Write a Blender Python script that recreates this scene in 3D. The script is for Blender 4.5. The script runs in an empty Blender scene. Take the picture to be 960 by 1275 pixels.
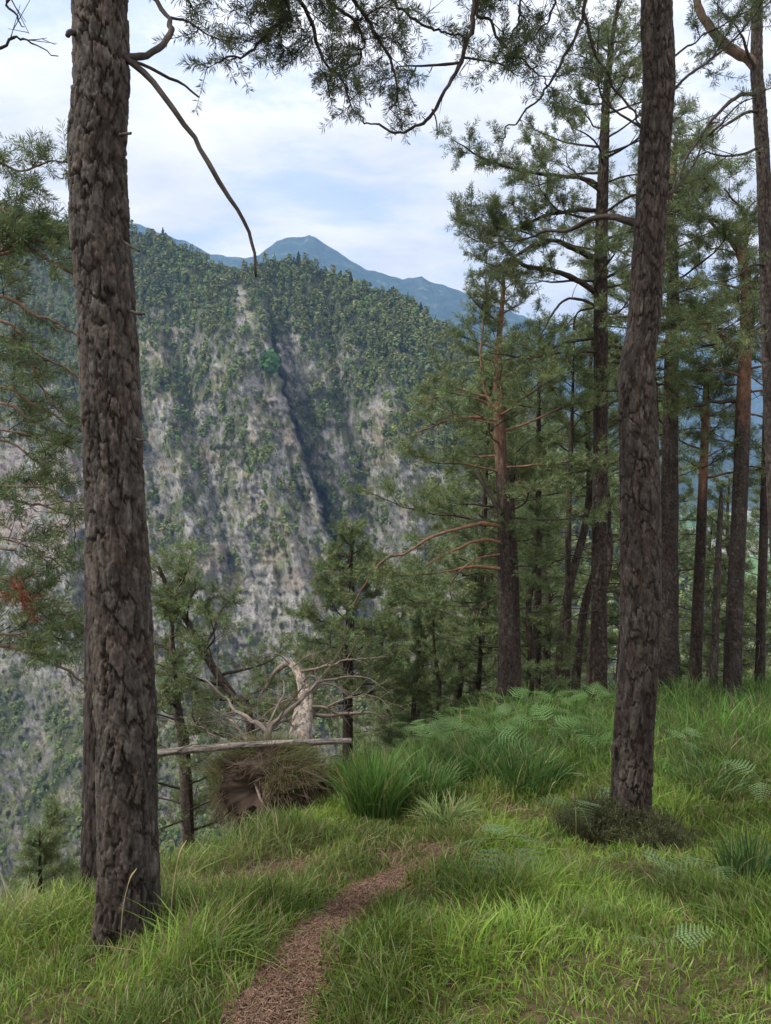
import bpy, math, random
import numpy as np
R = math.radians
scn = bpy.context.scene
COL = scn.collection
random.seed(7)
rng = np.random.default_rng(7)

# ------------------------------------------------------------------ camera
FPX, CX, CY, HOR = 900.0, 480.0, 637.5, 570.0
PITCH = math.atan((CY-HOR)/FPX)
CAMZ = 1.6
cam = bpy.data.objects.new('camera', bpy.data.cameras.new('camera'))
COL.objects.link(cam)
cam.location = (0, 0, CAMZ)
cam.rotation_euler = (math.pi/2-PITCH, 0, 0)
cam.data.sensor_fit = 'VERTICAL'; cam.data.sensor_height = 36; cam.data.sensor_width = 36
cam.data.lens = 36*FPX/1275
cam.data.clip_start = 0.05; cam.data.clip_end = 40000
scn.camera = cam

# ------------------------------------------------------------------ world
SUN_EL, SUN_AZ = R(54), R(258)      # azimuth clockwise from +Y: behind the camera, a little left
w = bpy.data.worlds.new('World'); scn.world = w; w.use_nodes = True
nt = w.node_tree; N = nt.nodes; L = nt.links; N.clear()
def nd(t, **k):
    n = N.new(t)
    for a, b in k.items(): setattr(n, a, b)
    return n
tc = nd('ShaderNodeTexCoord')
sky = nd('ShaderNodeTexSky', sky_type='NISHITA'); sky.sun_disc = False
sky.sun_elevation = SUN_EL; sky.sun_rotation = SUN_AZ; sky.altitude = 800
sep = nd('ShaderNodeSeparateXYZ'); L.new(tc.outputs['Generated'], sep.inputs[0])
zz = nd('ShaderNodeMath', operation='MAXIMUM'); L.new(sep.outputs['Z'], zz.inputs[0]); zz.inputs[1].default_value = 0.0
zo = nd('ShaderNodeMath', operation='ADD'); L.new(zz.outputs[0], zo.inputs[0]); zo.inputs[1].default_value = 0.22
dx = nd('ShaderNodeMath', operation='DIVIDE'); L.new(sep.outputs['X'], dx.inputs[0]); L.new(zo.outputs[0], dx.inputs[1])
dy = nd('ShaderNodeMath', operation='DIVIDE'); L.new(sep.outputs['Y'], dy.inputs[0]); L.new(zo.outputs[0], dy.inputs[1])
cb = nd('ShaderNodeCombineXYZ'); L.new(dx.outputs[0], cb.inputs[0]); L.new(dy.outputs[0], cb.inputs[1])
def wnoise(scale, detail, rough, off, dist=0.0):
    mp = nd('ShaderNodeMapping'); L.new(cb.outputs[0], mp.inputs[0]); mp.inputs['Location'].default_value = off
    mp.inputs['Rotation'].default_value = (0, 0, 0.4); mp.inputs['Scale'].default_value = (1.0, 1.5, 1)
    n = nd('ShaderNodeTexNoise'); L.new(mp.outputs[0], n.inputs['Vector'])
    n.inputs['Scale'].default_value = scale; n.inputs['Detail'].default_value = detail
    n.inputs['Roughness'].default_value = rough; n.inputs['Distortion'].default_value = dist
    return n
n1 = wnoise(2.1, 10, 0.62, (3.1, 1.7, 0), 0.25)
n2 = wnoise(2.0, 9, 0.6, (9.3, 4.2, 2.0), 0.3)
cov = nd('ShaderNodeMapRange', interpolation_type='SMOOTHSTEP'); L.new(n1.outputs['Fac'], cov.inputs['Value'])
cov.inputs['From Min'].default_value = 0.36; cov.inputs['From Max'].default_value = 0.54
cov.inputs['To Min'].default_value = 0.50; cov.inputs['To Max'].default_value = 1.0
ccol = nd('ShaderNodeValToRGB'); L.new(n2.outputs['Fac'], ccol.inputs[0])
ccol.color_ramp.elements[0].position = 0.33; ccol.color_ramp.elements[0].color = (0.64, 0.64, 0.67, 1)
ccol.color_ramp.elements[1].position = 0.66; ccol.color_ramp.elements[1].color = (1.0, 0.95, 0.91, 1)
gain = nd('ShaderNodeMapRange'); L.new(sep.outputs['Z'], gain.inputs['Value'])     # overcast sky: brighter towards the zenith
gain.inputs['From Min'].default_value = 0.35; gain.inputs['From Max'].default_value = 1.0
gain.inputs['To Min'].default_value = 9.0; gain.inputs['To Max'].default_value = 19.0
cs = nd('ShaderNodeVectorMath', operation='SCALE'); L.new(ccol.outputs[0], cs.inputs[0]); L.new(gain.outputs[0], cs.inputs['Scale'])
sks = nd('ShaderNodeVectorMath', operation='SCALE'); L.new(sky.outputs[0], sks.inputs[0]); sks.inputs['Scale'].default_value = 1.9
mixc = nd('ShaderNodeMixRGB'); L.new(cov.outputs[0], mixc.inputs[0]); L.new(sks.outputs[0], mixc.inputs[1]); L.new(cs.outputs[0], mixc.inputs[2])
bg = nd('ShaderNodeBackground'); bg.inputs['Strength'].default_value = 0.1; L.new(mixc.outputs[0], bg.inputs[0])
wo = nd('ShaderNodeOutputWorld'); L.new(bg.outputs[0], wo.inputs[0])

sun = bpy.data.objects.new('sun', bpy.data.lights.new('sun', 'SUN')); COL.objects.link(sun)
sun.data.energy = 2.6; sun.data.angle = R(8); sun.data.color = (1.0, 0.95, 0.86)
sd = np.array([math.sin(SUN_AZ)*math.cos(SUN_EL), math.cos(SUN_AZ)*math.cos(SUN_EL), math.sin(SUN_EL)])
from mathutils import Vector
sun.rotation_euler = Vector(sd).to_track_quat('Z', 'Y').to_euler()
vs = scn.view_settings
vs.view_transform = 'Standard'; vs.look = 'None'; vs.gamma = 1; vs.exposure = 0.66; vs.use_curve_mapping = False

# ------------------------------------------------------------------ maths
cp, sp_ = math.cos(PITCH), math.sin(PITCH)
def at(px, py, Y):
    px = np.asarray(px, float); py = np.asarray(py, float); Y = np.asarray(Y, float)
    a = (px-CX)/FPX; b = (CY-py)/FPX
    dyy = cp+b*sp_; dz = -sp_+b*cp
    t = Y/dyy
    return np.stack(np.broadcast_arrays(a*t, Y*np.ones_like(t), CAMZ+dz*t), -1)
def topx(P):
    P = np.asarray(P, float); z = P[..., 2]-CAMZ; y = P[..., 1]
    d = y*cp-z*sp_; u = y*sp_+z*cp
    return CX+FPX*P[..., 0]/d, CY-FPX*u/d

def hsh(*k):
    h = np.zeros_like(k[0], dtype=np.uint64)
    for i, v in enumerate(k):
        h = (h ^ (v.astype(np.int64).astype(np.uint64)*np.uint64([0x9E3779B97F4A7C15, 0xC2B2AE3D27D4EB4F, 0x165667B19E3779F9, 0x27D4EB2F165667C5][i])))
        h = (h ^ (h >> np.uint64(29)))*np.uint64(0xBF58476D1CE4E5B9); h = h ^ (h >> np.uint64(32))
    return (h & np.uint64(0xFFFFFF)).astype(float)/float(0xFFFFFF)
def vn2(x, y, s=0):
    xi = np.floor(x); yi = np.floor(y); fx = x-xi; fy = y-yi
    fx = fx*fx*(3-2*fx); fy = fy*fy*(3-2*fy); S = np.full_like(xi, s)
    a = hsh(xi, yi, S); b = hsh(xi+1, yi, S); c = hsh(xi, yi+1, S); d = hsh(xi+1, yi+1, S)
    return (a*(1-fx)+b*fx)*(1-fy)+(c*(1-fx)+d*fx)*fy
def fbm(x, y, s=0, o=4, g=0.5):
    r = 0; a = 1; t = 0
    for i in range(o):
        r = r+a*vn2(x*2**i+i*17.3, y*2**i-i*9.1, s+i); t += a; a *= g
    return r/t
def ridged(x, y, s=0, o=4, g=0.5):
    r = 0; a = 1; t = 0
    for i in range(o):
        r = r+a*(1-np.abs(2*vn2(x*2**i+i*7.7, y*2**i+i*3.1, s+i)-1)); t += a; a *= g
    return r/t
def sst(a, b, x):
    t = np.clip((x-a)/(b-a), 0, 1); return t*t*(3-2*t)
def voro(x, y, s=0, per=None):
    xi = np.floor(x); yi = np.floor(y); F1 = np.full_like(x, 9.); F2 = np.full_like(x, 9.); ID = np.zeros_like(x)
    for i in (-1, 0, 1):
        for j in (-1, 0, 1):
            cx = xi+i; cy = yi+j; hx = np.mod(cx, per) if per else cx; S = np.full_like(cx, s)
            ox = cx+0.1+0.8*hsh(hx, cy, S); oy = cy+0.1+0.8*hsh(hx, cy, S+1)
            d = np.hypot(x-ox, y-oy); idv = hsh(hx, cy, S+2)
            cl = d < F1
            F2 = np.where(cl, F1, np.minimum(F2, d)); ID = np.where(cl, idv, ID); F1 = np.where(cl, d, F1)
    return F1, F2, ID

# ------------------------------------------------------------------ mesh helpers
def tag(o, label=None, cat=None, group=None, kind=None):
    if label: o['label'] = label
    if cat: o['category'] = cat
    if group: o['group'] = group
    if kind: o['kind'] = kind
    return o
def empty(name, loc, label, cat, group=None):
    o = bpy.data.objects.new(name, None); COL.objects.link(o); o.location = [float(c) for c in loc]
    o.empty_display_size = 0.2
    return tag(o, label, cat, group)
def mk(name, V, F, mat, parent=None, smooth=True, col=None, local=None):
    """V (n,3), F list of (m,k) int arrays"""
    me = bpy.data.meshes.new(name)
    V = np.asarray(V, np.float32)
    if local is not None: V = V-np.asarray(local, np.float32)
    if not isinstance(F, list): F = [F]
    F = [np.asarray(f, np.int32) for f in F if len(f)]
    me.vertices.add(len(V)); me.vertices.foreach_set('co', V.ravel())
    nl = sum(f.size for f in F); npoly = sum(len(f) for f in F)
    me.loops.add(nl); me.polygons.add(npoly)
    me.loops.foreach_set('vertex_index', np.concatenate([f.ravel() for f in F]))
    tot = np.concatenate([np.full(len(f), f.shape[1], np.int32) for f in F])
    st = np.concatenate([[0], np.cumsum(tot)[:-1]]).astype(np.int32)
    me.polygons.foreach_set('loop_start', st)
    try: me.polygons.foreach_set('loop_total', tot)
    except Exception: pass
    if smooth: me.polygons.foreach_set('use_smooth', np.ones(npoly, bool))
    if col is not None:
        a = me.color_attributes.new('Col', 'FLOAT_COLOR', 'POINT')
        c = np.ones((len(V), 4), np.float32); c[:, :3] = col; a.data.foreach_set('color', c.ravel())
    me.update(calc_edges=True)
    me.materials.append(mat)
    o = bpy.data.objects.new(name, me); COL.objects.link(o)
    if parent is not None: o.parent = parent
    return o
class Buf:
    def __init__(s): s.V = []; s.T = []; s.Q = []; s.C = []; s.n = 0
    def add(s, V, T=None, Q=None, C=None):
        V = np.asarray(V, float)
        if T is not None and len(T): s.T.append(np.asarray(T)+s.n)
        if Q is not None and len(Q): s.Q.append(np.asarray(Q)+s.n)
        s.V.append(V)
        s.C.append(np.broadcast_to(np.asarray(C if C is not None else (1, 1, 1), float), (len(V), 3)))
        s.n += len(V)
    def build(s, name, mat, parent=None, local=None, smooth=True):
        if s.n == 0: return None
        F = []
        if s.T: F.append(np.concatenate(s.T))
        if s.Q: F.append(np.concatenate(s.Q))
        return mk(name, np.concatenate(s.V), F, mat, parent, smooth, np.concatenate(s.C), local)
def catmull(P, n):
    P = np.asarray(P, float)
    if len(P) == 2: return P[0]+(P[1]-P[0])*np.linspace(0, 1, n)[:, None]
    Q = np.vstack([2*P[0]-P[1], P, 2*P[-1]-P[-2]]); m = len(P)-1
    u = np.linspace(0, m-1e-6, n); i = u.astype(int); t = (u-i)[:, None]
    a, b, c, d = Q[i], Q[i+1], Q[i+2], Q[i+3]
    return 0.5*((2*b)+(-a+c)*t+(2*a-5*b+4*c-d)*t*t+(-a+3*b-3*c+d)*t**3)
def frames(P):
    T = np.gradient(P, axis=0); T /= np.linalg.norm(T, axis=1)[:, None]+1e-12
    ref = np.array([0, 1.0, 0.1]) if abs(T[:, 2]).mean() > 0.6 else np.array([0.05, 0.1, 1.0])
    A = np.cross(T, ref); A /= np.linalg.norm(A, axis=1)[:, None]+1e-12
    B = np.cross(A, T); return T, A, B
def tube(P, r, k=8):
    P = np.asarray(P, float); n = len(P); r = np.broadcast_to(np.asarray(r, float), (n,))
    T, A, B = frames(P)
    th = np.arange(k)*2*math.pi/k
    V = P[:, None]+r[:, None, None]*(np.cos(th)[None, :, None]*A[:, None]+np.sin(th)[None, :, None]*B[:, None])
    V = V.reshape(-1, 3)
    i = np.arange(n-1)[:, None]*k; j = np.arange(k)[None]; j2 = (j+1) % k
    Q = np.stack([i+j, i+j2, i+k+j2, i+k+j], -1).reshape(-1, 4)
    V = np.vstack([V, P[-1]+T[-1]*r[-1]*0.8])
    T3 = np.stack([(n-1)*k+np.arange(k), (n-1)*k+(np.arange(k)+1) % k, np.full(k, n*k)], -1)
    return V, T3, Q
def sticks(A, B, ra, rb):
    """many 3-sided straight twigs at once"""
    A = np.asarray(A); B = np.asarray(B); n = len(A)
    D = B-A; D /= np.linalg.norm(D, axis=1)[:, None]+1e-9
    X = np.cross(D, np.array([0.3, 0.2, 0.93])); X /= np.linalg.norm(X, axis=1)[:, None]+1e-9
    Y = np.cross(D, X); V = np.zeros((n, 6, 3))
    for k in range(3):
        c, s_ = math.cos(k*2.0944), math.sin(k*2.0944)
        V[:, k] = A+(X*c+Y*s_)*np.asarray(ra)[:, None]; V[:, k+3] = B+(X*c+Y*s_)*np.asarray(rb)[:, None]
    o = np.arange(n)[:, None]*6
    Q = np.concatenate([o+np.array([k, (k+1) % 3, (k+1) % 3+3, k+3]) for k in range(3)], 0)
    return V.reshape(-1, 3), Q

# ------------------------------------------------------------------ materials
def mat(name, rough=0.8, spec=0.3):
    m = bpy.data.materials.new(name); m.use_nodes = True; t = m.node_tree
    b = t.nodes['Principled BSDF']; b.inputs['Roughness'].default_value = rough
    b.inputs['Specular IOR Level'].default_value = spec
    return m, t, b
def T(t, typ, **k):
    n = t.nodes.new(typ)
    for a, b in k.items(): setattr(n, a, b)
    return n
def noise(t, scale, detail=5, rough=0.6, coord='Object', sc=None):
    c = T(t, 'ShaderNodeTexCoord'); n = T(t, 'ShaderNodeTexNoise')
    if sc:
        mp = T(t, 'ShaderNodeMapping'); mp.inputs['Scale'].default_value = sc
        t.links.new(c.outputs[coord], mp.inputs[0]); t.links.new(mp.outputs[0], n.inputs['Vector'])
    else: t.links.new(c.outputs[coord], n.inputs['Vector'])
    n.inputs['Scale'].default_value = scale; n.inputs['Detail'].default_value = detail; n.inputs['Roughness'].default_value = rough
    return n.outputs['Fac']
def ramp(t, src, stops):
    r = T(t, 'ShaderNodeValToRGB'); t.links.new(src, r.inputs[0]); e = r.color_ramp.elements
    e[0].position = stops[0][0]; e[0].color = (*stops[0][1], 1); e[1].position = stops[-1][0]; e[1].color = (*stops[-1][1], 1)
    for p, c in stops[1:-1]:
        x = e.new(p); x.color = (*c, 1)
    return r.outputs[0]
def mul(t, a, b, f=1.0):
    m = T(t, 'ShaderNodeMixRGB', blend_type='MULTIPLY'); m.inputs[0].default_value = f
    t.links.new(a, m.inputs[1]); t.links.new(b, m.inputs[2]); return m.outputs[0]
def bump(t, b, src, strength, dist):
    n = T(t, 'ShaderNodeBump'); n.inputs['Strength'].default_value = strength; n.inputs['Distance'].default_value = dist
    t.links.new(src, n.inputs['Height']); t.links.new(n.outputs[0], b.inputs['Normal'])
def vcol(t): return T(t, 'ShaderNodeAttribute', attribute_name='Col').outputs['Color']

def leafmat(name, trans=0.35, rough=0.5, spec=0.25):
    m, t, b = mat(name, rough, spec); c = vcol(t)
    t.links.new(c, b.inputs['Base Color'])
    tr = T(t, 'ShaderNodeBsdfTranslucent'); t.links.new(c, tr.inputs[0])
    mx = T(t, 'ShaderNodeMixShader'); mx.inputs[0].default_value = trans
    t.links.new(b.outputs[0], mx.inputs[1]); t.links.new(tr.outputs[0], mx.inputs[2])
    t.links.new(mx.outputs[0], t.nodes['Material Output'].inputs[0]); return m
M = {}
M['grass'] = leafmat('grass_blades', 0.4, 0.45, 0.3)
M['needles'] = leafmat('pine_needles', 0.25, 0.5, 0.3)
M['fern'] = leafmat('fern_leaf', 0.35, 0.45, 0.35)
M['far_leaf'] = leafmat('distant_foliage', 0.15, 0.8, 0.1)
def barkmat(name, fine=70, bs=0.5):
    m, t, b = mat(name, 0.85, 0.2)
    n = noise(t, fine, 6, 0.7, sc=(1, 1, 0.45)); n2 = noise(t, 9, 4, 0.6)
    c = mul(t, vcol(t), ramp(t, n, [(0.3, (0.55, 0.53, 0.52)), (0.52, (0.95, 0.94, 0.92)), (0.72, (1.5, 1.48, 1.45))]))
    c = mul(t, c, ramp(t, n2, [(0.35, (0.78, 0.76, 0.74)), (0.65, (1.15, 1.13, 1.12))]))
    t.links.new(c, b.inputs['Base Color']); bump(t, b, n, bs, 0.006); return m
M['bark'] = barkmat('pine_bark')
M['bark_far'] = barkmat('pine_bark_thin', 30, 0.4)
m, t, b = mat('bare_wood', 0.8, 0.25)
n = noise(t, 40, 6, 0.65, sc=(1, 1, 0.2)); t.links.new(mul(t, vcol(t), ramp(t, n, [(0.3, (0.6, 0.58, 0.55)), (0.7, (1.2, 1.2, 1.18))])), b.inputs['Base Color'])
bump(t, b, n, 0.5, 0.004); M['deadwood'] = m
m, t, b = mat('forest_soil', 0.95, 0.1)
n = noise(t, 14, 8, 0.7); n2 = noise(t, 60, 6, 0.7)
c = ramp(t, n, [(0.3, (0.045, 0.034, 0.02)), (0.5, (0.09, 0.07, 0.035)), (0.7, (0.17, 0.12, 0.075))])
t.links.new(mul(t, c, ramp(t, n2, [(0.3, (0.6, 0.6, 0.6)), (0.7, (1.3, 1.3, 1.3))])), b.inputs['Base Color']); bump(t, b, n2, 0.8, 0.02); M['soil'] = m
m, t, b = mat('path_litter', 0.95, 0.1)
n = noise(t, 45, 8, 0.75); n2 = noise(t, 7, 4, 0.6)
c = ramp(t, n, [(0.3, (0.05, 0.028, 0.018)), (0.5, (0.15, 0.082, 0.048)), (0.7, (0.28, 0.18, 0.115))])
t.links.new(mul(t, c, ramp(t, n2, [(0.3, (0.7, 0.7, 0.7)), (0.7, (1.2, 1.2, 1.2))])), b.inputs['Base Color']); bump(t, b, n, 1.0, 0.015); M['path'] = m
m, t, b = mat('plain_tinted', 0.9, 0.1); t.links.new(vcol(t), b.inputs['Base Color']); M['tint'] = m
m, t, b = mat('mountain_rock', 0.95, 0.05)
n = noise(t, 0.55, 10, 0.78, sc=(1, 1, 0.7)); n2 = noise(t, 0.05, 6, 0.65, sc=(1.6, 1, 0.4))
c = mul(t, vcol(t), ramp(t, n, [(0.36, (0.34, 0.35, 0.36)), (0.48, (0.9, 0.9, 0.9)), (0.62, (1.4, 1.38, 1.34))]))
c = mul(t, c, ramp(t, n2, [(0.35, (0.72, 0.73, 0.76)), (0.65, (1.2, 1.18, 1.14))]))
t.links.new(c, b.inputs['Base Color']); bump(t, b, n, 1.0, 3.5); M['rock'] = m
m, t, b = mat('far_mountain_woods', 0.95, 0.05)
n = noise(t, 0.012, 9, 0.7); c = ramp(t, n, [(0.35, (0.015, 0.03, 0.02)), (0.5, (0.03, 0.05, 0.03)), (0.6, (0.06, 0.085, 0.05)), (0.68, (0.2, 0.2, 0.19))])
t.links.new(c, b.inputs['Base Color']); bump(t, b, n, 0.8, 30); M['farmt'] = m
m, t, b = mat('valley_fields', 0.95, 0.05)
cc = T(t, 'ShaderNodeTexCoord'); vo = T(t, 'ShaderNodeTexVoronoi'); vo.inputs['Scale'].default_value = 0.006; t.links.new(cc.outputs['Object'], vo.inputs['Vector'])
sx = T(t, 'ShaderNodeSeparateColor'); t.links.new(vo.outputs['Color'], sx.inputs[0])
t.links.new(ramp(t, sx.outputs[0], [(0.0, (0.05, 0.09, 0.03)), (0.35, (0.1, 0.17, 0.05)), (0.6, (0.16, 0.22, 0.08)), (0.8, (0.3, 0.3, 0.24)), (1.0, (0.04, 0.07, 0.03))]), b.inputs['Base Color']); M['valley'] = m

# ------------------------------------------------------------------ near ground
CTRL = [(330,1275,1.95),(0,1275,2.0),(960,1275,1.9),(157,1165,2.7),(785,1045,4.5),(500,1100,3.3),(590,1045,4.1),(112,1078,3.7),(0,1100,3.35),
 (960,1110,3.5),(300,1022,4.6),(400,1000,5.2),(480,1012,5.0),(560,965,6.0),(650,915,7.5),(630,892,9),(745,885,9),(832,868,11),(911,868,10.5),
 (960,885,9.0),(960,970,5.8),(850,935,6.8),(435,945,7.3),(200,1040,4.2)]
cpts = [tuple(at(*c)) for c in CTRL]+[(0,0,0),(-3,0,-0.25),(3,0,0.25),(-2,-4,0.7),(4,-4,1.2),(8,3,-.3),(9,12,-2.0),(-5,2,-1.2),(4,14,-2.9)]
cpts = np.array(cpts)
def tps_fit(P, lam=0.02):
    n = len(P); d = np.hypot(P[:, None, 0]-P[None, :, 0], P[:, None, 1]-P[None, :, 1])
    K = np.where(d > 0, d*d*np.log(d+1e-12), 0)+lam*np.eye(n); Q = np.c_[np.ones(n), P[:, :2]]
    A = np.block([[K, Q], [Q.T, np.zeros((3, 3))]]); return np.linalg.solve(A, np.r_[P[:, 2], 0, 0, 0])
TW = tps_fit(cpts)
RPX, RPY = float(at(344,972,5.5)[0]), 5.35
def edge_y(x): return np.interp(x, [-30,-10,-6,-3,-2,-1,-.4,.5,1.5,3,6,10,40], [-20,-5,-.5,2.6,3.7,5.0,7.0,8.8,10.2,12.0,13.5,15,22])
def zg(x, y):
    x = np.asarray(x, float); y = np.asarray(y, float); sh = np.broadcast(x, y).shape
    x = np.broadcast_to(x, sh).ravel(); y = np.broadcast_to(y, sh).ravel()
    xc = np.clip(x, -5, 9); yc = np.clip(y, -4, 14); z = TW[-3]+TW[-2]*xc+TW[-1]*yc
    for i in range(len(cpts)):
        d2 = (xc-cpts[i, 0])**2+(yc-cpts[i, 1])**2
        z = z+TW[i]*0.5*d2*np.log(d2+1e-12)
    s = (y-edge_y(x))*0.75
    s = np.minimum(s, 150)
    drop = np.where(s > 20, s, np.log1p(np.exp(np.clip(s, -40, 20)*1.6))/1.6)
    z = z-0.85*drop*(1+0.12*(fbm(x*.12, y*.12, 5)-.5))
    z = z+.46*np.exp(-((x-RPX+.02)/.50)**2-((y-5.95)/.50)**2)
    z = z+(fbm(x*1.3, y*1.3, 3, 3)-0.5)*0.10+(fbm(x*5, y*5, 9, 2)-.5)*0.03
    return z.reshape(sh)
def ghit(px, py, ymax=30):
    Y = np.linspace(0.8, ymax, 900); P = at(px, py, Y); d = P[:, 2]-zg(P[:, 0], P[:, 1])
    k = np.argmax(d < 0) if (d < 0).any() else len(Y)-1
    p = P[k]; p[2] = zg(p[0], p[1]); return p
def onground(px, Y, dz=0):
    x = (px-CX)/FPX*Y; z = float(zg(x, Y))      # small fix for the pitch
    for _ in range(3):
        d = Y*cp-(z-CAMZ)*sp_; x = (px-CX)/FPX*d; z = float(zg(x, Y))
    return np.array([x, Y, z+dz])

def grid_faces(nr, nc):
    i = np.arange(nr-1)[:, None]*nc; j = np.arange(nc-1)[None]
    return np.stack([i+j, i+j+1, i+nc+j+1, i+nc+j], -1).reshape(-1, 4)
u = np.linspace(-1, 1, 360); X1 = 7*u+113*np.sign(u)*np.abs(u)**5
v = np.linspace(0, 1, 420); Y1 = -8+26*v+120*v**6
GX, GY = np.meshgrid(X1, Y1); GZ = zg(GX, GY)
g = mk('ground', np.stack([GX, GY, GZ], -1).reshape(-1, 3), grid_faces(*GX.shape), M['soil']); tag(g, kind='structure')

PATHPX = [(300,1340),(330,1285),(348,1235),(385,1178),(425,1138),(470,1106),(510,1086),(545,1068)]
PP = catmull(np.array([ghit(a, b_) for a, b_ in PATHPX]), 90)
PWD = np.interp(np.linspace(0, 1, 90), [0, .3, .6, .85, 1], [.10, .10, .08, .04, .01])
def path_d(x, y):
    best = np.full(x.shape, 9.0)
    for k in range(len(PP)):
        best = np.minimum(best, np.hypot(x-PP[k, 0], y-PP[k, 1])-PWD[k])
    return best
Tn = np.gradient(PP[:, :2], axis=0); Tn /= np.linalg.norm(Tn, axis=1)[:, None]; Nn = np.c_[Tn[:, 1], -Tn[:, 0]]
sv = np.linspace(-1, 1, 15)
wob = 1+0.5*(fbm(np.arange(90)*.25, np.zeros(90), 31)-.5)
PXY = PP[:, None, :2]+Nn[:, None]*sv[None, :, None]*(PWD*wob+.05)[:, None, None]
PZ = zg(PXY[..., 0], PXY[..., 1])+0.008-0.0*sv**2
tag(mk('path', np.dstack([PXY, PZ]).reshape(-1, 3), grid_faces(90, 15), M['path']), kind='structure')

# ------------------------------------------------------------------ opposite mountain
RIDGE = [(-400,170),(-200,205),(0,250),(60,272),(120,283),(165,287),(200,296),(240,312),(262,330),(300,332),(345,326),(372,328),(400,335),(440,352),(500,372),(540,396),(580,425),(640,470),(700,520),(760,575),(840,650),(940,740),(1100,880)]
rx, ry = zip(*RIDGE)
def ridge_py(a): return np.interp(a, rx, ry)+ (fbm(a/30, a*0, 3, 3)-.5)*8
def gully(b): return np.interp(b, [300,330,360,400,440,470,520,560,600,640,690,760,850,1000], [322,322,325,332,338,345,360,374,388,401,416,437,460,500])
def mdepth(a, b, r):
    base = np.interp(b, [250,325,450,600,700,800,900,1080,1300], [800,770,690,610,565,510,440,310,200])
    base = base+np.interp(a, [-400,0,150,300,420,600,900,1100], [140,90,20,0,25,-10,-90,-180])
    d = a-gully(b)-8*(fbm(b/14, a*0, 131, 4)-.5)-6*(fbm(a/6, b/6, 133, 2)-.5); dp = sst(330, 470, b)
    lf = -52+np.clip(-d, 0, 130)*.42; rt = 34-np.clip(d, 0, 110)*.45
    base = base+dp*(lf+(rt-lf)*sst(-5, 5, d))+18*np.exp(-((d-3)/4)**2)*dp
    def crease(pts, wd, amp):
        yy, xx = zip(*[(q[1], q[0]) for q in pts]); l = a-np.interp(b, yy, xx)-7*(fbm(a/20, b/20, 88, 2)-.5); f = sst(yy[0]-30, yy[0]+30, b)*(1-sst(yy[-1]-20, yy[-1]+40, b))
        return amp*f*np.maximum(0, 1-np.abs(l)/wd)
    base = base-crease([(262,390),(300,480),(338,600),(372,710),(395,800)], 30, 30)+crease([(215,420),(252,560),(285,690),(300,820)], 22, 15)
    base = base-crease([(180,440),(215,560),(240,700),(262,860)], 26, 26)+crease([(402,345),(424,480),(452,600),(480,720)], 18, 14)-crease([(375,385),(392,500),(420,600),(445,700)], 20, 20)
    base = base+crease([(300,700),(322,760),(340,840)], 20, 20)-crease([(130,420),(140,560),(150,760)], 30, 24)+crease([(90,470),(110,640),(120,860)], 26, 22)-crease([(478,470),(500,600),(520,720)], 22, 20)
    k = sst(0, 60, b-r)*0.75+0.25
    wx = a-0.30*(b-500)+18*fbm(a/50, b/50, 77, 3)
    base = base+k*(42*(0.5-ridged(wx/85, b/300, 11, 3))+20*(0.5-ridged(wx/30, b/90, 21, 3))+7*(0.5-ridged(wx/9, b/28, 41, 3))+4.2*(.5-vn2(wx/3.4, b/8., 61))+5*(.5-ridged(wx/5.5+b/40, b/13, 63, 2))+4.0*(.5-ridged(a/16+2*b/50, b/9, 91, 2)))
    return base
A_ = np.arange(-400, 1000, 1.7); NB = 470
AA = np.broadcast_to(A_, (NB, len(A_))); rr = ridge_py(AA)
tt = np.linspace(0, 1, NB)[:, None]
BB = rr+(1180-rr)*tt**1.15
DD = mdepth(AA, BB, rr)
MP = at(AA, BB, DD)
back = []
for k in range(1, 9):                          # the far side of the ridge falls away
    p = MP[0].copy(); p[:, 1] += 22*k; p[:, 2] -= 0.9*k**1.7*2.6; p[:, 0] *= 1+0.028*k; back.append(p)
MPf = np.concatenate([np.array(back[::-1]), MP], 0)
# colour: limestone, scree, dry grass, wooded soil
def tree_density(a, b, r):
    h = b-r
    bnd = np.interp(a, [-400,0,105,170,230,290,300,345,400,450,500,560,620,700,1000], [330,310,280,120,125,100,55,70,100,120,130,170,230,300,400])
    dn = 1-sst(0.55, 1.45, h/bnd+0.9*(fbm(a/28, b/40, 201, 4)-.5))
    pn = fbm(a/24+b/80, b/34, 221, 4)
    patch = 0.12+0.7*sst(0.48, 0.62, pn)
    patch = patch*np.interp(b, [300,500,560,700,760,880,1000], [.9,.75,.8,.65,.4,1.2,1.35])
    patch = np.maximum(patch, 0.9*np.exp(-(((a-250)/55)**2+((b-640)/55)**2))*sst(.42,.55,pn))
    bare = np.exp(-(((a-345)/55)**2+((b-740)/50)**2)**2)+0.9*np.exp(-(((a-362)/11)**2+((b-455)/50)**2)**2)+np.exp(-(((a-50)/70)**2+((b-620)/65)**2)**2)+0.8*np.exp(-(((a-298)/10)**2+((b-372)/16)**2)**2)
    bare = bare+0.85*np.exp(-((a-gully(b)+4)/5)**2)*sst(480,520,b)
    return np.clip(np.maximum(dn, patch)-bare, 0, 1)
TD = tree_density(AA, BB, rr)
n1_ = fbm(AA/12, BB/20, 301, 4); n2_ = fbm(AA/30+BB/70, BB/30, 311, 4)
rock = np.array([0.36, 0.345, 0.32])*((0.55+.9*fbm((AA-.32*BB)/5, BB/15, 321, 4))*(1-.35*sst(780, 880, BB)))[..., None]
warm = sst(.5, .7, n2_)[..., None]; crk = ridged((AA-.32*BB)/7, BB/12, 351, 4)[..., None]; rock = rock*(1-warm)+np.array([.37, .32, .26])*warm; rock = rock*(1.15-.75*sst(.70, .92, crk))
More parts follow.
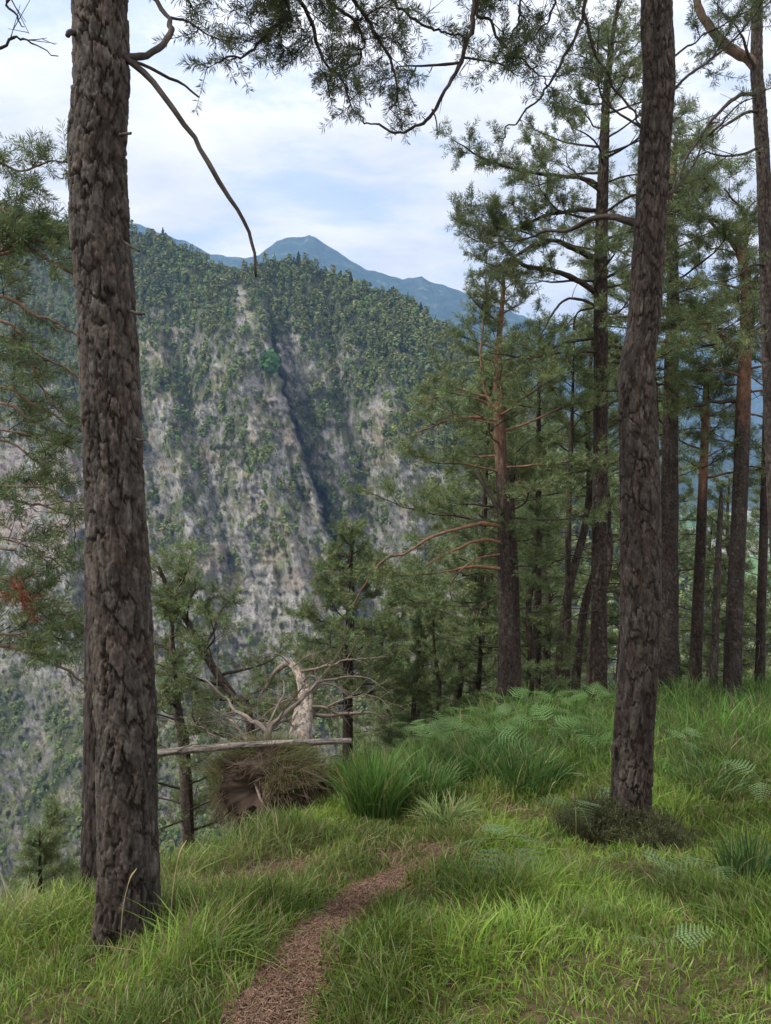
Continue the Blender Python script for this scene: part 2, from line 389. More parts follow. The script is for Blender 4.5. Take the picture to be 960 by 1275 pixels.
gr = sst(.50, .62, fbm((AA-.3*BB)/7, BB/9, 361, 4)*.5+n1_*.5+.10*sst(800, 900, BB))*.85*np.interp(BB, [300, 700, 800, 1100], [.9, .8, .6, .95])
gcol = np.array([.16, .185, .075])*(0.6+0.8*n2_[..., None]); cols = rock*(1-gr[..., None])+gcol*gr[..., None]
tdm = np.clip(TD*0.85, 0, 1)[..., None]; cols = cols*(1-tdm)+np.array([.07, .085, .035])*tdm
scree = np.exp(-(((AA-45)/75)**2+((BB-625)/70)**2)**2)*sst(.3, .5, fbm(AA/20, BB/14, 331)); cols = cols*(1-scree[..., None])+np.array([.42, .34, .31])*scree[..., None]
Cf = np.concatenate([np.repeat(np.array([[[.045, .06, .028]]]), 8, 0).repeat(len(A_), 1), cols], 0)
mo = mk('mountainside', MPf.reshape(-1, 3), grid_faces(NB+8, len(A_)), M['rock'], col=Cf.reshape(-1, 3)); tag(mo, kind='structure')

def crowns(P, H, kind, tone, K, buf, trunk=True):
    """light tree crowns at P (n,3); kind 0 pine, 1 spruce, 2 broadleaf bush; K leaf clumps each"""
    n = len(P); 
    for kk in (0, 1, 2):
        idx = np.where(kind == kk)[0]
        if not len(idx): continue
        p = P[idx]; h = H[idx]; t_ = rng.random((len(idx), K)); az = rng.random((len(idx), K))*6.283; rr_ = np.sqrt(rng.random((len(idx), K)))
        lump = 0.7+0.6*hsh(np.broadcast_to(idx[:, None], az.shape)*1.0, np.floor(az*1.2), np.floor(t_*4))
        if kk == 1: zc = 0.08+0.92*t_; rad = 0.21*(1.03-zc)*rr_**.5*lump; s = 0.11*(1.15-zc)
        elif kk == 0: zc = 0.28+0.72*t_; rad = 0.26*np.sqrt(np.clip(1-((zc-.62)/.42)**2, 0.03, 1))*rr_**.6*lump; s = 0.095+0*zc
        else: zc = 0.05+0.95*t_; rad = 0.44*np.sqrt(np.clip(1-((zc-.5)/.55)**2, 0.03, 1))*rr_**.5*lump; s = 0.14+0*zc
        c = p[:, None]+np.stack([np.cos(az)*rad, np.sin(az)*rad, zc], -1)*h[:, None, None]
        s = (s*h[:, None]*(0.6+0.8*rng.random(s.shape)))[..., None]
        c = c.reshape(-1, 3); s = s.reshape(-1, 1)*1.1
        ax_ = p[:, None]+np.array([0, 0, 1])*(zc*.55+.2)[..., None]*h[:, None, None]
        nr_ = c-ax_.reshape(-1, 3); nr_ /= np.linalg.norm(nr_, axis=1)[:, None]+1e-6; nr_ = nr_+np.array([0, 0, .35])+rng.normal(0, .38, c.shape); nr_ /= np.linalg.norm(nr_, axis=1)[:, None]
        a = np.cross(nr_, rng.normal(size=c.shape)); a /= np.linalg.norm(a, axis=1)[:, None]; q = np.cross(nr_, a)
        V = np.stack([c+a*s, c-a*s*.6+q*s*.8, c-a*s*.5-q*s*.8, c+q*s*.9+a*s*.5-nr_*s*.3], 1).reshape(-1, 3)
        o = np.arange(len(c))[:, None]*4
        Tt = np.concatenate([o+np.array([0, 1, 2]), o+np.array([0, 3, 1])], 0)
        cl = tone[idx][:, None, :]*(0.8+0.4*rng.random((len(idx), K, 1))); cl = np.repeat(cl.reshape(-1, 3), 4, 0)
        buf.add(V, T=Tt, C=cl)
def far_tone(kind, n):
    t_ = np.where((kind == 1)[:, None], np.array([.075, .105, .042]), np.where((kind == 0)[:, None], np.array([.150, .180, .066]), np.array([.155, .205, .062])))
    return t_*(0.72+0.56*rng.random((n, 1)))*(1+0.08*rng.normal(size=(n, 3))*np.array([1, .3, .6]))
# scatter
def scatter(n, lo, hi, dens, szf):
    a = rng.uniform(lo, hi, n*6); r = ridge_py(a); b_ = r-1+(1120-r)*rng.random(n*6)**1.2
    ok = rng.random(n*6) < dens(a, b_, r); a, b_, r = a[ok][:n], b_[ok][:n], r[ok][:n]
    return at(a, b_, mdepth(a, b_, r)), a, b_, r
P_, a_, b_, r_ = scatter(15000, -330, 980, lambda a, b, r: tree_density(a, b, r)*np.where(b < r+4, .25, 1)*np.where((a < 170) | (a > 560), .6, 1), None)
nn = len(P_); kd = np.where(rng.random(nn) < np.where(b_-r_ < 110, .14, .03), 1, np.where((rng.random(nn) < np.where((b_-r_ > 90), .35, .10)) | (fbm(a_/22, b_/22, 511, 3) > .63), 2, 0))
Hh = np.where(kd == 2, rng.uniform(3.2, 7.5, nn), rng.uniform(5.5, 13.5, nn))*np.interp(b_, [300, 600, 900, 1100], [1, .85, .62, .5])
bf = Buf(); crowns(P_-np.array([0, 0, .8]), Hh, kd, far_tone(kd, nn), 60, bf)
tag(bf.build('mountain_forest', M['far_leaf'], smooth=False), kind='stuff')
P_, a_, b_, r_ = scatter(17000, -200, 760, lambda a, b, r: (0.08+0.7*sst(.5, .6, fbm(a/9, b/14, 401, 3)))*sst(40, 130, b-r)*(1-.85*np.exp(-(((a-335)/60)**2+((b-750)/55)**2)**2))*(1-np.exp(-(((a-50)/60)**2+((b-625)/60)**2)**2)), None)
nn = len(P_); kd = np.full(nn, 2); bf = Buf()
Hh = rng.uniform(1.2, 3.6, nn)*np.interp(b_, [300, 600, 900, 1100], [1, .9, .7, .5])
crowns(P_-np.array([0, 0, .4]), Hh, kd, far_tone(kd, nn)*np.array([.95, .8, .9]), 18, bf)
tag(bf.build('cliff_scrub', M['far_leaf'], smooth=False), kind='stuff')
# spruces that stand out on the skyline and the round green tree in the ravine
for i, (px, py, h, kk, lab) in enumerate([(372,328,13,1,'pointed dark spruce standing alone on the highest forested ridge top'),(437,351,11,1,'small spruce on the ridge just right of the summit hump'),(490,368,10,1,'dark spruce on the descending ridge line above the cliffs'),
    (203,297,12,1,'dark spruce rising from the left ridge beside the blue peaks'),(524,386,9,1,'thin spruce near the lower right end of the forested ridge'),(337,462,15,2,'rounded bright green broadleaf tree filling the head of the rocky gully')]):
    b0 = Buf(); pd = at(px, py, mdepth(np.array([px*1.]), np.array([py*1.]), ridge_py(np.array([px*1.])))[0]-(6 if kk == 2 else 0)); K = 260 if kk == 1 else 700
    crowns(np.zeros((1, 3)), np.array([h*1.0 if kk == 1 else 17.]), np.array([kk]), np.array([[.03, .05, .028] if kk == 1 else [.06, .13, .04]]), K, b0)
    e = empty('spruce_tree' if kk == 1 else 'broadleaf_tree', pd, lab, 'tree'); b0.build('crown', M['far_leaf'], e, smooth=False)
    V, T3, Q = tube(np.array([[0, 0, -2.0], [0, 0, h*.5], [0, 0, h*.93]]), [.25, .15, .03], 6); mk('trunk', V, [T3, Q], M['bark_far'], e, col=np.full((len(V), 3), .06))

# ------------------------------------------------------------------ far valley and blue mountains
vx = np.linspace(-9000, 11000, 60); vy = np.linspace(900, 12500, 60); VX, VY = np.meshgrid(vx, vy)
tag(mk('valley_floor', np.stack([VX, VY, -210+VY*0+8*fbm(VX/600, VY/600, 5)], -1).reshape(-1, 3), grid_faces(60, 60), M['valley']), kind='structure')
def farrange(name, pts, D, depth_run, seed):
    xs, ys = zip(*pts); a = np.arange(xs[0], xs[-1], 2.5); r = np.interp(a, xs, ys)+(fbm(a/22, a*0, seed, 4)-.5)*9
    crest = at(a, r, np.full_like(a, D)); rows = []
    NR = 110
    for k in range(-8, NR):
        t_ = k/(NR-1.0)
        p = crest.copy()
        if k < 0: p[:, 1] += -k*120; p[:, 2] -= (-k)**1.3*45; p[:, 0] *= p[:, 1]/D
        else:
            p[:, 1] = D-depth_run*t_; p[:, 2] = -230+(crest[:, 2]+230)*(1-t_)**1.25
            p[:, 0] = crest[:, 0]*(1-0.25*t_)
            amp = math.sin(math.pi*min(1, t_*1.2+.02))
            p[:, 2] += amp*(260*(ridged(a/70+t_*1.2, a*0+t_*1.6, seed+3, 4)-.62)+70*(ridged(a/14, a*0+t_*7, seed+9, 3)-.5))
        rows.append(p)
    G = np.array(rows); tag(mk(name, G.reshape(-1, 3), grid_faces(len(rows), len(a)), M['farmt']), kind='structure')
farrange('far_mountain', [(-500,330),(0,300),(110,272),(165,278),(205,291),(232,300),(262,318),(295,320),(322,318),(345,300),(365,294),(385,293),(400,302),(425,318),(455,336),(480,340),(500,346),(525,343),(545,352),(575,362),(620,382),(680,405),(740,440),(830,480),(950,540),(1100,600)], 5200, 2600, 5)
farrange('distant_mountain', [(-600,380),(300,380),(500,385),(620,392),(720,410),(800,418),(870,425),(930,412),(1000,400),(1200,380),(1700,350)], 7600, 2600, 45)

houses = [(858,600),(872,612),(893,606),(905,622),(918,612),(930,640),(938,600),(946,655),(925,660),(955,630),(882,640),(840,618)]
for i, (px, py) in enumerate(houses):
    Y = 202.0/((py-HOR)/FPX); p = at(px, py, Y); s = Y/2600.0
    if i == 0:
        e = empty('valley_house', p, 'tiny pale house with a dark roof on the valley floor seen between the right-hand trunks', 'house', 'houses on the far valley floor')
        b0 = Buf(); b0.add([(x, y, z) for z in (-3, 9) for x, y in ((-14, -9), (14, -9), (14, 9), (-14, 9))], Q=[(0,1,5,4),(1,2,6,5),(2,3,7,6),(3,0,4,7)], C=(.75, .73, .7)); wl = b0.build('wall', M['tint'], e, smooth=False)
        b0 = Buf(); b0.add([(-15,-10,8.9),(15,-10,8.9),(15,10,8.9),(-15,10,8.9),(-15,0,15),(15,0,15)], Q=[(0,1,5,4),(2,3,4,5),(0,3,2,1)], T=[(0,4,3),(1,2,5)], C=(.16, .1, .08)); rf = b0.build('roof', M['tint'], e, smooth=False)
        H0 = e; parts = [wl, rf]
    else:
        e = H0.copy(); COL.objects.link(e)
        for q in parts:
            c = q.copy(); COL.objects.link(c); c.parent = e
        e.location = [float(c) for c in p]
    e.rotation_euler = (0, 0, i*1.1); e.scale = (1+.3*(i % 3),)*3
# ------------------------------------------------------------------ bark and trunks
def resample(path, n):
    m = len(path)-1; k = max(400, n*2); F = catmull(path, k); uf = np.linspace(0, m, k)
    s = np.r_[0, np.cumsum(np.linalg.norm(np.diff(F, axis=0), axis=1))]; x = np.linspace(0, s[-1], n)
    return np.stack([np.interp(x, s, F[:, c]) for c in range(3)], 1), np.interp(x, s, uf)
def bark_trunk(path, rad, nu, dz, cellw, cellh, depth, base_col, orange=None, seed=0, flare=0.0, zclip=None):
    """path: world points bottom to top; rad: radii; returns V, T, Q, C of a plated pine trunk"""
    path = np.asarray(path, float); Ln = np.linalg.norm(np.diff(path, axis=0), axis=1).sum(); n = int(Ln/dz)+2
    P, uu = resample(path, n); m = len(path)-1
    r = np.interp(uu, np.arange(m+1), rad)
    s = np.r_[0, np.cumsum(np.linalg.norm(np.diff(P, axis=0), axis=1))]
    r = r+flare*np.exp(-s/0.16)
    T_, A, B = frames(P); th = np.arange(nu)*2*math.pi/nu
    TH, S = np.meshgrid(th, s); Rm = float(np.mean(rad))
    per = max(5, int(round(2*math.pi*Rm/cellw)))
    cu = TH/(2*math.pi)*per; ct, st = np.cos(TH)*2, np.sin(TH)*2
    ch = cellh*(1.0+1.1*np.exp(-s/0.9)); vv = np.cumsum(np.r_[0, np.diff(s)/ch[1:]])[:, None]+0*TH
    w1 = fbm(ct*1.2+5+S*5, st*1.2+5-S*4, seed+1, 4, .6)-.5; w2 = fbm(ct*1.2+15-S*5, st*1.2+9+S*6, seed+2, 4, .6)-.5
    j1 = fbm(ct*14+S*37, st*14-S*29, seed+5, 2)-.5; j2 = fbm(ct*14-S*31+7, st*14+S*33, seed+6, 2)-.5
    f1, f2, idd = voro(cu+w1*1.5+j1*.3, vv+w2*1.5+j2*.22, seed, per)
    g1, g2, id2 = voro(cu*2.1+w2*2.0+j2*.5, vv*2.6+w1*2.0+j1*.5, seed+9, None)
    keep_ = .25+.75*sst(.36, .56, fbm(ct*1.6-S*9+3, st*1.6+S*8, seed+12, 3))
    e = 1-(1-sst(0.01, 0.23, f2-f1))*keep_; e2 = sst(0.0, 0.14, g2-g1)
    mic = fbm(ct*9+S*30, st*9+S*22, seed+4, 4, .6)-.5
    tilt = (fbm(cu*.9+idd*50, vv*.9+idd*31, seed+8, 2)-.5)
    disp = depth*(e-1)*(.75+.5*idd)+depth*.30*(e2-1)*e+depth*.45*(idd-.5)*e+depth*.42*(id2-.5)*e+depth*.55*mic+depth*.5*tilt*e
    lob = flare*0.45*np.exp(-S/0.22)*np.cos(5*TH+seed)+Rm*.07*(fbm(ct*.6+7, st*.6+S*1.3, seed+7, 2)-.5)*2
    rr_ = r[:, None]+disp+lob
    V = P[:, None]+rr_[..., None]*(np.cos(TH)[..., None]*A[:, None]+np.sin(TH)[..., None]*B[:, None])
    bc = np.array(base_col); tonev = (0.66+.32*idd+.42*(id2-.5)+.8*mic)[..., None]
    C = bc*tonev*(1+.35*(fbm(ct*1.1+3, st*1.1+S*2.1, seed+31, 3)-.5)[..., None]*2); lich = sst(.62,.75,fbm(ct*3+9, st*3+S*7, seed+33, 4))[..., None]*.35; C = C*(1-lich)+np.array([.13,.13,.115])*lich*e[..., None]; red = sst(.6, .85, hsh(np.floor(idd*997), np.floor(idd*31)))[..., None]*.25
    C = C*(1-red)+np.array([bc[0]*1.15, bc[1]*.82, bc[2]*.68])*tonev*red
    C = C*(.8+.35*e[..., None]*(.6+.8*id2[..., None])); fiss = (1-e)[..., None]; C = C*(1-fiss*.9)+np.array([.020, .014, .011])*fiss*.9
    if orange is not None:
        o = sst(orange[0], orange[1], S/Ln+.12*w1)[..., None]; C = C*(1-o)+np.array([.20, .115, .078])*(0.7+.5*idd[..., None])*o
    nr = len(s); i = np.arange(nr-1)[:, None]*nu; j = np.arange(nu)[None]; j2 = (j+1) % nu
    Q = np.stack([i+j, i+j2, i+nu+j2, i+nu+j], -1).reshape(-1, 4)
    V = V.reshape(-1, 3); V = np.vstack([V, P[-1]]); C = np.vstack([C.reshape(-1, 3), [.1, .08, .06]])
    Tt = np.stack([(nr-1)*nu+np.arange(nu), (nr-1)*nu+(np.arange(nu)+1) % nu, np.full(nu, nr*nu)], -1)
    return V, Tt, Q, C
BARK = (0.054, 0.043, 0.037)

# ------------------------------------------------------------------ needles
def tufts(P, D, size, tone, K, wid):
    """brushes of pine needles. P centres, D twig directions, size needle length, tone rgb (n,3)"""
    P = np.asarray(P); D = np.asarray(D); n = len(P)
    D = D/(np.linalg.norm(D, axis=1)[:, None]+1e-9)
    X = np.cross(D, rng.normal(size=(n, 3))); X /= np.linalg.norm(X, axis=1)[:, None]+1e-9; Y = np.cross(D, X)
    az = rng.random((n, K))*6.283; u_ = rng.random((n, K))
    L_ = np.asarray(size)[:, None]*(.7+.5*rng.random((n, K)))
    b0 = P[:, None]+D[:, None]*((u_-.65)*np.asarray(size)[:, None]*1.5)[..., None]
    rad = (np.cos(az)[..., None]*X[:, None]+np.sin(az)[..., None]*Y[:, None])
    op = (.65+.95*(1-u_))[..., None]; dr = D[:, None]*.7+rad*op+np.array([0, 0, .12]); dr /= np.linalg.norm(dr, axis=2)[..., None]
    tip = b0+dr*L_[..., None]; sd_ = np.cross(dr, rng.normal(size=dr.shape)); sd_ /= np.linalg.norm(sd_, axis=2)[..., None]
    wv = sd_*(wid*(1+.4*rng.random((n, K))))[..., None]*.5; mid = b0+dr*L_[..., None]*.55
    V = np.stack([b0-wv*.5, mid+wv, tip, mid-wv], 2).reshape(-1, 3)
    o = np.arange(n*K)[:, None]*4; Q = o+np.array([0, 1, 2, 3])
    C = np.asarray(tone)[:, None, :]*(.72+.56*rng.random((n, K, 1))); C = np.repeat(C.reshape(-1, 3), 4, 0)
    return V, Q, C
class Foliage:
    def __init__(s): s.A=[]; s.B=[]; s.ra=[]; s.rb=[]; s.P=[]; s.D=[]; s.S=[]; s.tn=[]
NG = np.array([.124, .162, .068])
def grow(fo, P, r0, r1, rnd, dens=7.0, L1=.55, start=.3, nsz=.065, droop=.0, tone=NG, flat=.45, bare=0.0, per2=20.0, tuftp=1.0, endt=True):
    """side twigs and needle brushes along limb polyline P"""
    P = np.asarray(P); seg = np.linalg.norm(np.diff(P, axis=0), axis=1); Lt = seg.sum(); s = np.r_[0, np.cumsum(seg)]
    n = max(1, int(Lt*dens*1.25*(1-start))); side = 1
    for i in range(n):
        t_ = start+(1-start)*(i+rnd.random()*.8)/n; x = t_*Lt; p = np.array([np.interp(x, s, P[:, c]) for c in range(3)])
        k = min(len(P)-2, max(0, np.searchsorted(s, x)-1)); d = P[k+1]-P[k]; d = d/(np.linalg.norm(d)+1e-9)
        lat = np.cross(d, (0, 0, 1)); lat /= np.linalg.norm(lat)+1e-6
        side = -side if rnd.random() < .85 else side
        ang = rnd.uniform(.6, 1.15); v_ = d*math.cos(ang)+lat*side*math.sin(ang)+np.array([0, 0, rnd.gauss(.1, flat)-droop])
        v_ /= np.linalg.norm(v_); l = L1*(1.15-.75*t_)*rnd.uniform(.55, 1.25)*min(1, Lt/1.2+.3)
        q = p.copy(); nseg = max(2, int(l/.12)); dd = v_.copy(); rr0 = max(.0022, min(r0*.4, l*.012))
        isbare = rnd.random() < bare; first = len(fo.P)
        for j in range(nseg):
            dd = dd+np.array([rnd.gauss(0, .16), rnd.gauss(0, .16), rnd.gauss(.03-droop*.3, .13)]); dd /= np.linalg.norm(dd)
            q2 = q+dd*l/nseg; fo.A.append(q); fo.B.append(q2)
            fo.ra.append(rr0*(1-j/nseg)+.0012); fo.rb.append(rr0*(1-(j+1)/nseg)+.0012)
            if j > 0 or nseg < 3:
                for _ in range(max(1, int(per2*l/nseg*1.6+rnd.random()))):
                    e_ = dd*.8+np.array([rnd.gauss(0, .6), rnd.gauss(0, .6), rnd.gauss(.12, .4)]); e_ /= np.linalg.norm(e_); ll = rnd.uniform(.05, .2)
                    q3 = q+(q2-q)*rnd.random()+e_*ll; fo.A.append(q3-e_*ll); fo.B.append(q3); fo.ra.append(.0022); fo.rb.append(.0012)
                    if not isbare and rnd.random() < tuftp:
                        fo.P.append(q3); fo.D.append(e_); fo.S.append(nsz*rnd.uniform(.8, 1.2)); fo.tn.append(tone*rnd.uniform(.7, 1.3)*np.array([rnd.uniform(.85, 1.2), 1, rnd.uniform(.85, 1.1)]))
                        if ll > .10: fo.P.append(q3-e_*ll*.5); fo.D.append(e_); fo.S.append(nsz*.9); fo.tn.append(fo.tn[-1]*.9)
            q = q2
        if not isbare: fo.P.append(q); fo.D.append(dd); fo.S.append(nsz*1.1); fo.tn.append(tone*rnd.uniform(.8, 1.35))
    if endt: fo.P.append(P[-1]); fo.D.append(P[-1]-P[-2]); fo.S.append(nsz*1.2); fo.tn.append(tone*1.1)
def flush(fo, parent, loc, K=22, wid=.003, twigcol=(.09, .07, .055), crown='crown', twigs='twigs'):
    if fo.P:
        V, Q, C = tufts(fo.P, fo.D, fo.S, fo.tn, K, wid); nq = len(Q)
        if fo.A:
            V2, Q2 = sticks(fo.A, fo.B, fo.ra, fo.rb); Q = np.concatenate([Q, Q2+len(V)]); V = np.vstack([V, V2]); C = np.vstack([C, np.broadcast_to(twigcol, (len(V2), 3))])
        o = mk(crown, V, [Q], M['needles'], parent, smooth=False, col=C, local=loc)
        if fo.A:
            o.data.materials.append(M['bark_far']); mi = np.zeros(len(Q), np.int32); mi[nq:] = 1; o.data.polygons.foreach_set('material_index', mi)
def limb(P, r0, r1, parent, loc, rnd, n=None, wob=.02, col=(.052, .042, .035), k=8, mat_='bark_far', name='limb', ocol=None, ga=None, fo=None):
    P = np.asarray(P, float); Lt = np.linalg.norm(np.diff(P, axis=0), axis=1).sum(); n = n or max(10, int(Lt/.05))
    Pc = catmull(P, n); x = np.arange(n)*.35+rnd.random()*50; sc = min(1, Lt)*wob
    Pc = Pc+np.stack([fbm(x, x*0, 1, 3)-.5, fbm(x, x*0+7, 2, 3)-.5, fbm(x, x*0+3, 3, 3)-.5], -1)*sc*2*np.linspace(0, 1, n)[:, None]**.4
    t_ = np.linspace(0, 1, n); r = r0*(1-t_)+r1*t_; r = r*(1+.22*(fbm(np.arange(n)*.9, t_*0+rnd.random()*9, 4, 2)-.5)*2)
    V, T3, Q = tube(Pc, r, k)
    cl = np.array(col)*(.6+.8*hsh(np.floor(np.arange(len(V))*1.), np.full(len(V), 3.))[:, None])
    if ocol is not None:
        f = np.clip(np.arange(len(V))/len(V), 0, 1)[:, None]; cl = np.array(ocol)*(.75+.5*hsh(np.arange(len(V))*1., np.full(len(V), 5.))[:, None])*(1-.4*f)+cl*.4*f
    if ga is not None:
        f2 = Foliage(); f2.P, f2.D, f2.S, f2.tn = fo.P, fo.D, fo.S, fo.tn
        grow(f2, Pc, r0, r1, rnd, **ga)
        if f2.A:
            V2, Q2 = sticks(f2.A, f2.B, f2.ra, f2.rb); Q = np.concatenate([Q, Q2+len(V)]); V = np.vstack([V, V2])
            cl = np.vstack([cl, np.broadcast_to(np.array(col)*.85, (len(V2), 3))*(.7+.6*hsh(np.arange(len(V2))//6*1., np.full(len(V2), 2.))[:, None])])
    mk(name, V, [T3, Q], M[mat_], parent, col=cl, local=loc)
    return Pc
def px3(L_):   # (px, py, Y) list -> world
    return np.array([at(*q) for q in L_])

def pine(label, pts, rads, cells=(.035, .07, .006), nu=36, dz=.03, name='pine_tree', group=None, base_col=BARK, orange=None, flare=.03,
         auto=None, manual=(), K=24, wid=.0045, tone=NG, seed=1, nsz=.065, topgrow=True, twigcol=(.09, .07, .055)):
    """pts world trunk points bottom to top. auto: dict(n, z0, z1, L0, L1, el, dens). manual: [(pts, r0, r1, growargs or None, ocol)]"""
    rnd = random.Random(seed); pts = np.asarray(pts, float); loc = pts[0].copy(); e = empty(name, loc, label, 'tree', group)
    pts2 = pts.copy()
    V, T3, Q, C = bark_trunk(pts2, rads, nu, dz, *cells, base_col, orange, seed, flare)
    mk('trunk', V, [T3, Q], M['bark'], e, col=C, local=loc)
    fo = Foliage(); Pc, uc = resample(pts, 200); rc = np.interp(uc, np.arange(len(pts)), rads)
    if auto:
        a = dict(n=26, z0=.4, z1=.98, L0=2.2, L1=.5, el=.15, dens=7, droop=0, bare=.05, start=.3, side=None, twL=.7, lr=.022, low=0, per2=20); a.update(auto)
        az = rnd.random()*6
        for i in range(a['n']):
            t_ = a['z0']+(a['z1']-a['z0'])*((i+rnd.random()*.7)/a['n']); k = min(198, int(t_*199)); p = Pc[k]
            az += 2.4+rnd.gauss(0, .35)
            if a['side'] is not None and rnd.random() < .6: az = a['side']+rnd.gauss(0, .7)
            f = (t_-a['z0'])/(a['z1']-a['z0']+1e-6); Lb = (a['L0']*(1-f)+a['L1']*f)*rnd.uniform(.65, 1.2)*(1-.0*f)
            el = a['el']+.55*f+rnd.gauss(0, .12); d = np.array([math.cos(az)*math.cos(el), math.sin(az)*math.cos(el), math.sin(el)])
            d2 = d+np.array([rnd.gauss(0, .3), rnd.gauss(0, .3), rnd.gauss(-.05, .15)]); d3 = d2+np.array([rnd.gauss(0, .3), rnd.gauss(0, .3), .3+rnd.gauss(0, .15)])
            B = [p, p+d*Lb*.35, p+d*Lb*.35+d2/np.linalg.norm(d2)*Lb*.35, p+d*Lb*.35+d2/np.linalg.norm(d2)*Lb*.35+d3/np.linalg.norm(d3)*Lb*.33]
            r0 = min(rc[k]*.5, a['lr']*(.4+.6*Lb/a['L0'])); B[0] = p+d*rc[k]*.3
            oc = (.19, .11, .075) if (orange is not None and t_ > orange[0]) else None
            limb(B, r0, .004, e, loc, rnd, wob=.05, k=6, ocol=oc, n=max(10, int(Lb/.1)), fo=fo,
                ga=dict(dens=a['dens'], L1=a['twL']*min(1, .4+Lb/2), start=a['start'], tone=tone, droop=a['droop'], bare=a['bare'], nsz=nsz, per2=a['per2']))
        for _ in range(a['low']):           # dead lower branches
            k = int((.15+rnd.random()*(a['z0']-.1))*199); az2 = rnd.random()*6.28; Lb = rnd.uniform(.25, 1.1); p = Pc[k]
            d = np.array([math.cos(az2), math.sin(az2), rnd.uniform(-.3, .3)])
            limb([p, p+d*Lb*.5, p+d*Lb+np.array([0, 0, rnd.uniform(-.3, .2)])], min(.012, rc[k]*.3), .003, e, loc, rnd, wob=.06, k=5, n=9, fo=fo, ga=dict(dens=4, L1=.35, start=.3, bare=1, endt=False, per2=4))
    if topgrow and auto: grow(fo, Pc[165:], .02, .005, rnd, dens=9, L1=.5, start=0, tone=tone, nsz=nsz)
    for mm in manual:
        P, r0, r1, ga = mm[:4]; oc = mm[4] if len(mm) > 4 else None
        if ga is not None:
            g_ = dict(tone=tone, nsz=nsz); g_.update(ga)
            if g_.get('bare', 0) >= .6: g_['per2'] = 4
        limb(P, r0, r1, e, loc, rnd, ocol=oc, k=8, wob=.03, ga=g_ if ga is not None else None, fo=fo)
    flush(fo, e, loc, K, wid, twigcol)
    return e
def trunkpts(L_):      # [(px,py,width_px,Y)] top..bottom or bottom..top -> pts, radii
    P = px3([(a, b, d) for a, b, c, d in L_]); r = np.array([c*.5*math.hypot(d, 0)/FPX for a, b, c, d in L_]); return P, r
def sink(P, r, dz=.25):
    q = P[0]+(P[0]-P[1])/np.linalg.norm(P[0]-P[1])*dz; return np.vstack([q, P]), np.r_[r[0]*1.05, r]

# ---- the two foreground pines
GR = dict(dens=14, L1=.34, start=.25, nsz=.042, per2=20, flat=.5)
P, r = trunkpts([(157,1168,80,2.7),(160,1100,78,2.7),(158,1000,76,2.72),(157,900,76,2.74),(153,800,75,2.76),(148,700,73,2.78),(142,600,71,2.8),(138,500,69,2.82),(133,400,67,2.84),(125,300,68,2.86),(121,200,67,2.88),(126,100,64,2.9),(125,0,62,2.92),(128,-300,56,2.95),(120,-800,48,3.0),(130,-1500,36,3.1)])
P, r = sink(P, r)
D0 = 2.86
man = [
 (px3([(150,68,2.9),(178,90,2.86),(205,122,2.83),(232,158,2.82),(258,192,2.81),(282,235,2.8),(300,268,2.8),(314,298,2.8),(320,325,2.8),(319,343,2.8)]), .013, .0045, None),
 (px3([(158,76,2.9),(178,80,2.95),(205,95,3.0),(228,105,3.05),(247,120,3.1)]), .008, .004, None),
 (px3([(152,73,2.92),(178,72,3.0),(202,58,3.1),(215,38,3.2),(208,20,3.3),(190,-5,3.4),(150,-30,3.5)]), .016, .008, None),
 (px3([(212,22,3.3),(235,28,3.35),(255,42,3.4),(278,53,3.45)]), .006, .002, dict(dens=9, L1=.16, start=.2, nsz=.045, per2=20)),
 (px3([(150,168,2.8),(158,166,2.75),(163,166,2.7)]), .008, .004, None),
 (px3([(152,300,2.8),(162,306,2.75),(173,312,2.72)]), .006, .004, None),
 (px3([(160,386,2.8),(172,390,2.72),(180,391,2.7)]), .007, .005, None),
 (px3([(165,545,2.8),(174,548,2.7),(182,547,2.7)]), .006, .003, None),
 (px3([(95,42,2.85),(88,40,2.8),(84,44,2.78)]), .012, .009, None),
 # boughs that sweep overhead and hang into the top of the picture
 (px3([(128,-420,2.95),(200,-190,3.3),(270,-70,3.6),(370,0,3.9),(395,50,4.0),(422,98,4.0),(443,136,4.0)]), .02, .003, dict(dens=14, L1=.30, start=.35, nsz=.042, per2=22)),
 (px3([(128,-380,2.95),(200,-180,3.4),(300,-60,3.7),(360,5,3.8),(330,45,3.8),(295,70,3.8),(270,80,3.8)]), .017, .003, dict(dens=15, L1=.28, start=.5, nsz=.042, per2=22)),
 (px3([(128,-430,2.95),(160,-160,3.2),(190,-60,3.4),(220,-10,3.5),(250,18,3.6)]), .014, .003, dict(dens=14, L1=.28, start=.45, nsz=.042, per2=22)),
 (px3([(128,-500,2.95),(240,-260,3.6),(360,-90,4.0),(440,0,4.2),(480,60,4.3),(495,110,4.3),(482,140,4.3)]), .02, .003, dict(dens=15, L1=.32, start=.4, nsz=.042, per2=22)),
 (px3([(128,-460,2.95),(200,-230,3.6),(300,-100,4.0),(380,-20,4.2),(440,25,4.2),(452,70,4.3),(410,95,4.3)]), .018, .003, dict(dens=16, L1=.32, start=.45, nsz=.042, per2=22)),
 (px3([(128,-460,2.95),(180,-250,3.4),(260,-120,3.9),(330,-30,4.1),(345,20,4.1),(350,60,4.1)]), .016, .003, dict(dens=15, L1=.28, start=.5, nsz=.042, per2=22)),
 (px3([(110,-200,2.9),(60,-60,3.1),(10,0,3.3),(20,20,3.3),(35,35,3.3)]), .012, .002, dict(dens=6, L1=.22, start=.6, bare=1, endt=False)),
 (px3([(100,-260,2.9),(-60,-20,3.2),(-30,58,3.3),(10,52,3.3),(40,50,3.3),(72,70,3.3)]), .012, .002, dict(dens=5, L1=.18, start=.65, bare=1, endt=False)),
]
